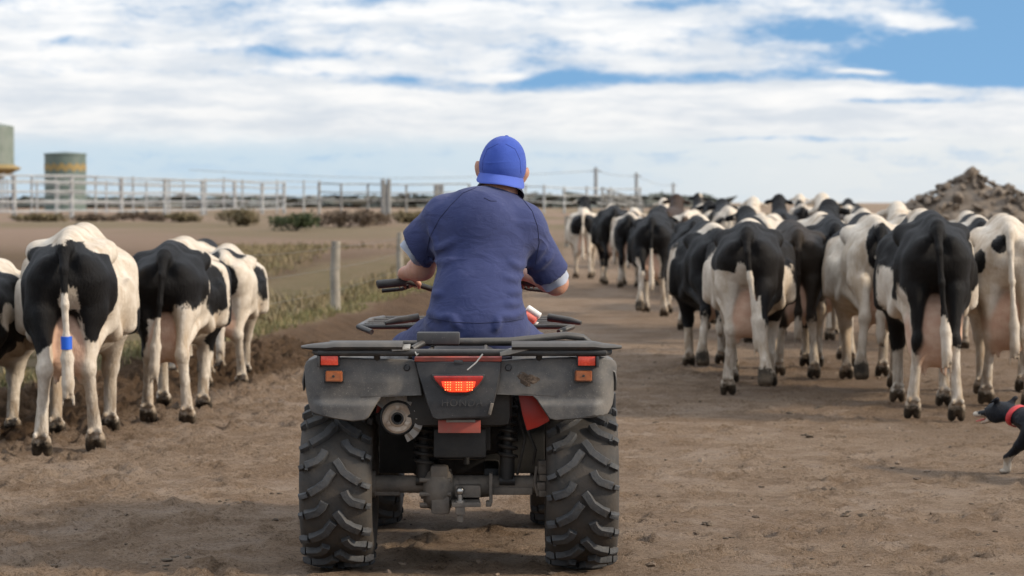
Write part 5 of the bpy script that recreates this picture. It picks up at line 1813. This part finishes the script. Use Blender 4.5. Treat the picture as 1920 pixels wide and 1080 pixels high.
# ---- bottle lying on the front rack
q0, q1 = A(988, 577, 1.22), A(1013, 594, 1.22)
bt = empty('spray_bottle', Vector((AX, AY, 0)) + q0.lerp(q1, .5)); tag(bt, 'red and white plastic bottle lying on the front rack by the driver hip', 'bottle')
dv = (q1 - q0) * .5; up = Vector((dv.z, 0, -dv.x)).normalized()
if up.z > 0: up = -up
MB().tube([-dv, -dv * .9, dv * .9, dv], [.010, .016, .016, .010], 14).build('white_band', M['white'], bt)
M['pinkred'] = material('translucent_red_plastic', (.62, .12, .09), (.7, .2, .15), 20, .35)
MB().tube([-dv * .9 + up * .028, -dv * .7 + up * .028, dv * .7 + up * .028, dv * .9 + up * .028], [.014, .021, .021, .012], 14).build('bottle_body', M['pinkred'], bt)
MB().tube([dv * .9 + up * .03, dv * 1.15 + up * .045], .013, 12).build('cap', M['white'], bt)


# ================================================================== DRIVER
driver = empty('person', (AX, AY, 0))
tag(driver, 'person in navy work clothes and backwards blue cap riding the quad bike', 'person')


def skin_mat():
    m = material('skin', (.40, .20, .135), (.50, .275, .20), 14, .55, bump=.0008, bscale=200, spec=.35)
    m.node_tree.nodes['Principled BSDF'].inputs['Subsurface Weight'].default_value = .12
    m.node_tree.nodes['Principled BSDF'].inputs['Subsurface Radius'].default_value = (.02, .008, .004)
    return m


M['skin'] = skin_mat()
M['hair'] = material('short_brown_hair', (.06, .04, .025), (.10, .07, .045), 120, .7, bump=.002, bscale=300)
M['boot'] = material('rubber_boot', (.02, .02, .018), None, 5, .5, dust=.6)

# joints (quad bike space)
pelv = A(893, 603, .44); pelv.z = .90
waist = A(893, 560, .45)
chest = A(903, 462, .53)
shL, shR = A(836, 404, .56), A(981, 418, .56)
neck0 = A(932, 366, .60)
headc = A(941, 318, .645)
elL, elR = A(792, 502, .74), A(1042, 530, .70)
haL = Vector((-.245, .98, hz + .014)); haR = Vector((.26, .972, hz + .012))
hemL = A(779, 468, .665); hemR = shR.lerp(elR, .86)
roll = R(8)

# ---- skin: head, neck, arms, hands, one body
S = SDF((-.55, .0, .15), (.75, 1.15, 1.80), .0085)
hr = (0, roll, R(4))
def hp_(x, y, z):
    v_ = Vector((x, y, z)); v_.rotate(Euler(hr)); return headc + v_
S.ell(hp_(0, -.005, .035), (.078, .098, .098), .03, hr)
S.ell(hp_(0, .035, -.045), (.062, .070, .080), .04, hr)
S.ell(hp_(0, .070, -.105), (.036, .034, .026), .03, hr)                      # chin
S.cap(hp_(0, .098, .005), hp_(0, .118, -.030), .010, .016, .015)             # nose
S.ell(hp_(0, .092, -.068), (.026, .012, .006), .008, hr)                     # lips
S.ell(hp_(0, .092, -.080), (.022, .012, .006), .008, hr)
for s_ in (-1, 1):
    S.ell(hp_(s_ * .030, .093, .018), (.020, .010, .009), .012, hr)          # brow
    S.ell(hp_(s_ * .032, .094, -.002), (.014, .012, .008), .006, hr, carve=True)
    S.ell(hp_(s_ * .094, -.004, -.014), (.013, .022, .036), .010, (0, roll + s_ * .2, s_ * -.5))
    S.ell(hp_(s_ * .103, -.010, .002), (.007, .018, .022), .008, (0, roll, s_ * -.6))
    S.ell(hp_(s_ * .058, .045, -.055), (.022, .035, .035), .02, hr)
S.cap(neck0 - Vector((0, 0, .05)), headc + Vector((0, -.025, -.03)), .064, .060, .03)
S.cap(neck0, chest, .07, .13, .06)
S.ell(chest, (.17, .10, .17), .06)
S.cap(chest, pelv, .13, .13, .06, (1.15, .85, 1))
for sh, el_, ha, hem in ((shL, elL, haL, hemL), (shR, elR, haR, hemR)):
    S.cap(neck0 - Vector((0, 0, .06)), sh, .05, .055, .04)
    S.cap(sh, el_, .055, .046, .03)
    S.ell(el_, (.047, .047, .047), .02)
    wr = ha + Vector((0, -.075, .035))
    mid = el_.lerp(wr, .3)
    S.cap(el_, mid, .042, .042, .03)
    S.cap(mid, wr, .042, .029, .03)
    sg = 1 if ha.x > 0 else -1
    S.cap(wr, ha + Vector((0, -.025, .024)), .027, .022, .02, (1.25, 1, .9))
    # four fingers closed over the grip, thumb under it
    for i, (ln, rr_) in enumerate(((.9, .0088), (1.0, .0092), (.96, .009), (.82, .008))):
        fx_ = ha.x + sg * (-.033 + .022 * i)
        k0 = Vector((fx_, ha.y - .012, hz + .040)); k1 = Vector((fx_, ha.y + .022 * ln, hz + .040)); k2 = Vector((fx_, ha.y + .046 * ln, hz + .016)); k3 = Vector((fx_, ha.y + .036 * ln, hz - .014))
        S.chain([k0, k1, k2, k3], [rr_ * 1.15, rr_ * 1.05, rr_, rr_ * .9], .006)
    S.chain([ha + Vector((-sg * .030, -.035, .012)), ha + Vector((-sg * .050, -.015, -.012)), ha + Vector((-sg * .050, .015, -.030))], [.014, .011, .009], .01)
V, Q = S.mesh(); V = relax(V, Q, 1, .3)
mesh_obj('body', V, Q, M['skin'], driver)
for s_ in (-1, 1):
    bm = bmesh.new(); bmesh.ops.create_uvsphere(bm, u_segments=12, v_segments=8, radius=.0105)
    bmesh.ops.translate(bm, vec=hp_(s_ * .032, .087, -.001), verts=bm.verts)
    MB().bm(bm).build('eye', M['white'], driver)
    bm = bmesh.new(); bmesh.ops.create_uvsphere(bm, u_segments=10, v_segments=8, radius=.0052)
    bmesh.ops.translate(bm, vec=hp_(s_ * .032, .094, -.001), verts=bm.verts)
    MB().bm(bm).build('iris', M['eye'], driver)
# hair below the cap
S = SDF(headc - Vector((.13, .14, .14)), headc + Vector((.13, .14, .14)), .006)
S.ell(hp_(0, -.012, .032), (.0805, .094, .099), .02, hr)
S.ell(hp_(0, -.035, -.035), (.066, .060, .050), .02, hr)
S.ell(hp_(0, .09, -.05), (.12, .085, .11), .01, hr, carve=True)
V, Q = S.mesh()
mesh_obj('hair', V, Q, M['hair'], driver)


# ---- clothes: overall with loose short sleeves
S = SDF((-.62, -.02, .15), (.80, 1.20, 1.60), .0085)
S.ell(pelv, (.188, .165, .15), .06)
S.cap(pelv + Vector((0, .0, .06)), waist, .150, .146, .06, (1.12, .95, 1))
S.cap(waist, chest - Vector((0, 0, .02)), .146, .160, .06, (1.10, .92, 1))
S.ell(chest + Vector((0, 0, .04)), (.188, .130, .175), .06)
S.ell(chest + Vector((-.03, -.02, .10)), (.15, .11, .11), .06)
S.cap(chest + Vector((0, 0, .12)), neck0 - Vector((0, .0, .020)), .13, .066, .06)
for sh, el_, hem, fl, cutn in ((shL, elL, hemL, .092, Vector((-.82, .22, -.50))), (shR, elR, hemR, .078, None)):
    S.cap(neck0 - Vector((0, .01, .06)), sh - Vector((0, 0, .02)), .070, .075, .06)
    S.ell(sh - Vector((0, 0, .015)), (.078, .085, .080), .05)
    S.cap(sh, hem, .076, fl, .04, flat=False)
    ax_ = cutn.normalized() if cutn else (hem - sh).normalized()
    S.cap(hem, hem + ax_ * .16, .14, .14, .006, carve=True, flat=True)        # cut the hem square
    S.cap(hem - ax_ * .045, hem + ax_ * .05, fl - .014, fl - .010, .006, carve=True)
# legs over the footrests
for sg in (-1, 1):
    hip = pelv + Vector((sg * .10, .06, -.01)); knee = Vector((sg * .26 + .03, .88, .77)); ank = Vector((sg * .34, .66, .42))
    S.cap(hip, knee, .105, .082, .06)
    S.cap(knee, ank, .080, .070, .04)
# folds: from the arm pits, across the small of the back, at the belt
def on_back(px, py):
    return (px, py)
folds = []
def fold(pts, r, yoff=None):
    folds.append((pts, r))
fold([(812, 468), (835, 462), (858, 448)], .006); fold([(808, 490), (834, 492), (856, 484)], .005); fold([(1000, 492), (972, 500), (950, 488)], .007)
fold([(992, 512), (968, 524), (940, 520)], .006); fold([(990, 535), (972, 548), (950, 550)], .006); fold([(802, 585), (826, 596), (850, 592)], .007); fold([(984, 582), (962, 594), (930, 592)], .007)
fold([(986, 560), (968, 570), (945, 570)], .005); fold([(806, 430), (818, 452), (822, 478)], .006); fold([(1034, 478), (1016, 496), (1000, 508)], .006); fold([(1022, 460), (1006, 484), (996, 500)], .006)
fold([(860, 612), (852, 604), (850, 592)], .005); fold([(930, 616), (934, 606), (932, 594)], .005); fold([(800, 545), (815, 552), (834, 552)], .005)
V0, Q0 = S.mesh()
bv = BVHTree.FromPolygons([Vector(v_) for v_ in V0], Q0.tolist())
cam_l = Vector((0, 0, CAMH)) - Vector((AX, AY, 0))
def hit(px, py, tree, off=0.0):
    d = at(px, py, 1.0) - Vector((0, 0, CAMH)); d.normalize()
    loc, nor, i, dist = tree.ray_cast(cam_l, d)
    return None if loc is None else loc + nor * off
for pts, r in folds:
    H = []
    for k in range(len(pts) - 1):
        for q in range(4):
            f_ = q / 4
            hpt = hit(pts[k][0] + (pts[k + 1][0] - pts[k][0]) * f_, pts[k][1] + (pts[k + 1][1] - pts[k][1]) * f_, bv)
            if hpt is not None: H.append(hpt)
    for k in range(len(H) - 1):
        t0 = math.sin(math.pi * (k + .5) / (len(H) - 1))
        S.cap(H[k], H[k + 1], r * (.35 + .65 * t0), None, .022)
V, Q = S.mesh()
V = relax(V, Q, 2, .4)
# soft crumple
g_ = sinnoise(V * np.array([1, 1, 1.8]), 34, 2) * .0012 + sinnoise(V, 75, 9) * .0005
me_t = bpy.data.meshes.new('t'); me_t.from_pydata(V.tolist(), [], Q.tolist()); me_t.update()
nn = np.zeros(len(V) * 3); me_t.vertices.foreach_get('normal', nn); nn = nn.reshape(-1, 3); bpy.data.meshes.remove(me_t)
V = V + nn * g_[:, None]
ov = mesh_obj('overall', V, Q, M['navy'], driver)
bv = BVHTree.FromPolygons([Vector(v_) for v_ in V], Q.tolist())


def seam(paths, tree, mat, parent, r=.0016, name='seam', off=.0004, n=10):
    for pts in paths:
        H = []
        for k in range(len(pts) - 1):
            for q in range(n):
                f_ = q / n
                hpt = hit(pts[k][0] + (pts[k + 1][0] - pts[k][0]) * f_, pts[k][1] + (pts[k + 1][1] - pts[k][1]) * f_, tree, off)
                if hpt is not None and (not H or (hpt - H[-1]).length < .06): H.append(hpt)
        if len(H) > 2:
            MB().tube(H, r, 6).build(name, mat, parent)


seam([[(893, 352), (868, 362), (845, 385), (824, 410), (806, 445), (799, 478)], [(962, 358), (982, 376), (998, 396), (1008, 425), (1011, 455), (1003, 500)], [(908, 371), (920, 377), (932, 377)],
      [(803, 596), (850, 604), (900, 606), (950, 603), (985, 597)]], bv, M['stitch'], ov)

# grey undershirt sleeves showing below the hems
for sh, el_, hem, fl, nm in ((shL, elL, hemL, .068, 'l'), (shR, elR, hemR, .066, 'r')):
    ax_ = Vector((-.74, .25, -.58)).normalized() if nm == 'l' else (el_ - sh).normalized()
    a0 = hem - ax_ * .05
    L_ = .026 if nm == 'l' else .040
    u_ = ax_.cross(Vector((0, 1, 0))).normalized(); w2 = ax_.cross(u_)
    vs, fs = [], []
    n_ = 40
    rows = [(0, 0), (.5, 0), (1.0, 0), (1.02, -.006), (.9, -.010)]
    for (f_, dr) in rows:
        for k in range(n_):
            a = 2 * math.pi * k / n_
            rr_ = fl * (1 - .10 * f_) + dr + .0035 * math.sin(a * 5 + f_ * 2) * f_
            vs.append(a0 + ax_ * (f_ * (.05 + L_) + .004 * math.sin(a * 3)) + (u_ * math.cos(a) + w2 * math.sin(a)) * rr_)
    for i in range(len(rows) - 1):
        for k in range(n_):
            k2 = (k + 1) % n_
            fs.append((i * n_ + k, i * n_ + k2, (i + 1) * n_ + k2, (i + 1) * n_ + k))
    o = MB().add(vs, fs).build('undershirt_sleeve', M['grey_cloth'], driver)
    o.modifiers.new('thick', 'SOLIDIFY').thickness = .003

# collar: dark folded band round the neck
vs, fs = [], []
n_ = 44
cc = A(939, 350, .605)
for i, (zz, rr_) in enumerate(((-.016, .076), (.008, .073), (.020, .0725), (.021, .077), (.006, .083), (-.016, .094), (-.026, .099))):
    for k in range(n_):
        a = 2 * math.pi * k / n_
        x, y = rr_ * 1.02 * math.cos(a), rr_ * 1.0 * math.sin(a)
        p_ = Vector((x, y, zz + .012 * max(0, math.sin(a)) * 0)); p_.rotate(Euler((R(-22), R(9), 0)))
        vs.append(cc + p_)
for i in range(6):
    for k in range(n_):
        k2 = (k + 1) % n_
        fs.append((i * n_ + k, i * n_ + k2, (i + 1) * n_ + k2, (i + 1) * n_ + k))
MB().add(vs, fs).build('collar', M['collar'], driver)

# boots
for sg in (-1, 1):
    S = SDF((sg * .34 - .12, .50, .30), (sg * .34 + .12, 1.0, .60), .009)
    S.cap((sg * .34, .665, .50), (sg * .34, .655, .40), .066, .058, .03)
    S.cap((sg * .34, .645, .385), (sg * .35, .85, .375), .050, .044, .03, (1, 1, .85))
    S.F = np.maximum(S.F, np.broadcast_to(-(S.ax[2][None, None, :] - .342), S.F.shape)).astype(np.float32)
    V, Q = S.mesh()
    mesh_obj('boot', V, Q, M['boot'], driver)

# cap worn backwards
S = SDF(headc - Vector((.14, .20, .10)), headc + Vector((.14, .15, .17)), .0055)
S.ell(hp_(0, -.006, .028), (.0915, .110, .102), .02, hr)
S.ell(hp_(0, -.006, .050), (.075, .092, .082), .03, hr)
S.ell(hp_(0, -.02, .0), (.090, .100, .075), .03, hr)
cutp = hp_(0, 0, -.040)
upv = Vector((0, 0, 1)); upv.rotate(Euler((R(6), roll, 0)))
X_, Y_, Z_ = S.ax[0][:, None, None] - cutp.x, S.ax[1][None, :, None] - cutp.y, S.ax[2][None, None, :] - cutp.z
S.F = np.maximum(S.F, -(X_ * upv.x + Y_ * upv.y + Z_ * upv.z)).astype(np.float32)
S.ell(hp_(0, -.004, .0), (.086, .104, .075), .004, hr, carve=True)
V, Q = S.mesh(); V = relax(V, Q, 1, .3)
cp_ = mesh_obj('cap', V, Q, M['cap'], driver)
bvc = BVHTree.FromPolygons([Vector(v_) for v_ in V], Q.tolist())
seam([[(934, 270), (914, 280), (906, 300), (904, 322)], [(948, 270), (966, 280), (975, 300), (977, 328)]], bvc, M['capstitch'], cp_, .0009)
bm = bmesh.new(); bmesh.ops.create_uvsphere(bm, u_segments=12, v_segments=8, radius=.008); bmesh.ops.scale(bm, vec=(1, 1, .5), verts=bm.verts)
bmesh.ops.translate(bm, vec=hp_(0, -.006, .138), verts=bm.verts)
MB().bm(bm).build('cap_button', M['cap'], cp_)
# brim: curved stiff peak hanging over the nape
vs, fs = [], []
nu, nv = 24, 8
for layer in (0, 1):
    for j in range(nv + 1):
        f_ = j / nv
        for i in range(nu + 1):
            a = (i / nu - .5) * R(172)
            wv = math.cos(a)
            rx = .0905 * math.sin(a); ry = -.1075 * math.cos(a)
            ln = .056 * max(0.0, wv) ** .42
            x = rx * (1 + .10 * f_)
            y = -.008 + ry - ln * f_ * .60
            z = -.022 - ln * f_ * .70 - (.020 * math.sin(a) ** 2) * (f_ * .9) + (0 if layer == 0 else -.0035)
            vs.append(hp_(x, y, z))
n1 = (nu + 1) * (nv + 1)
for j in range(nv):
    for i in range(nu):
        q = (j * (nu + 1) + i, j * (nu + 1) + i + 1, (j + 1) * (nu + 1) + i + 1, (j + 1) * (nu + 1) + i)
        fs.append(q); fs.append(tuple(n1 + k for k in q[::-1]))
for i in range(nu):
    a0 = nv * (nu + 1) + i
    fs.append((a0, a0 + 1, n1 + a0 + 1, n1 + a0))
MB().add(vs, fs).build('brim', M['cap_brim'], cp_)
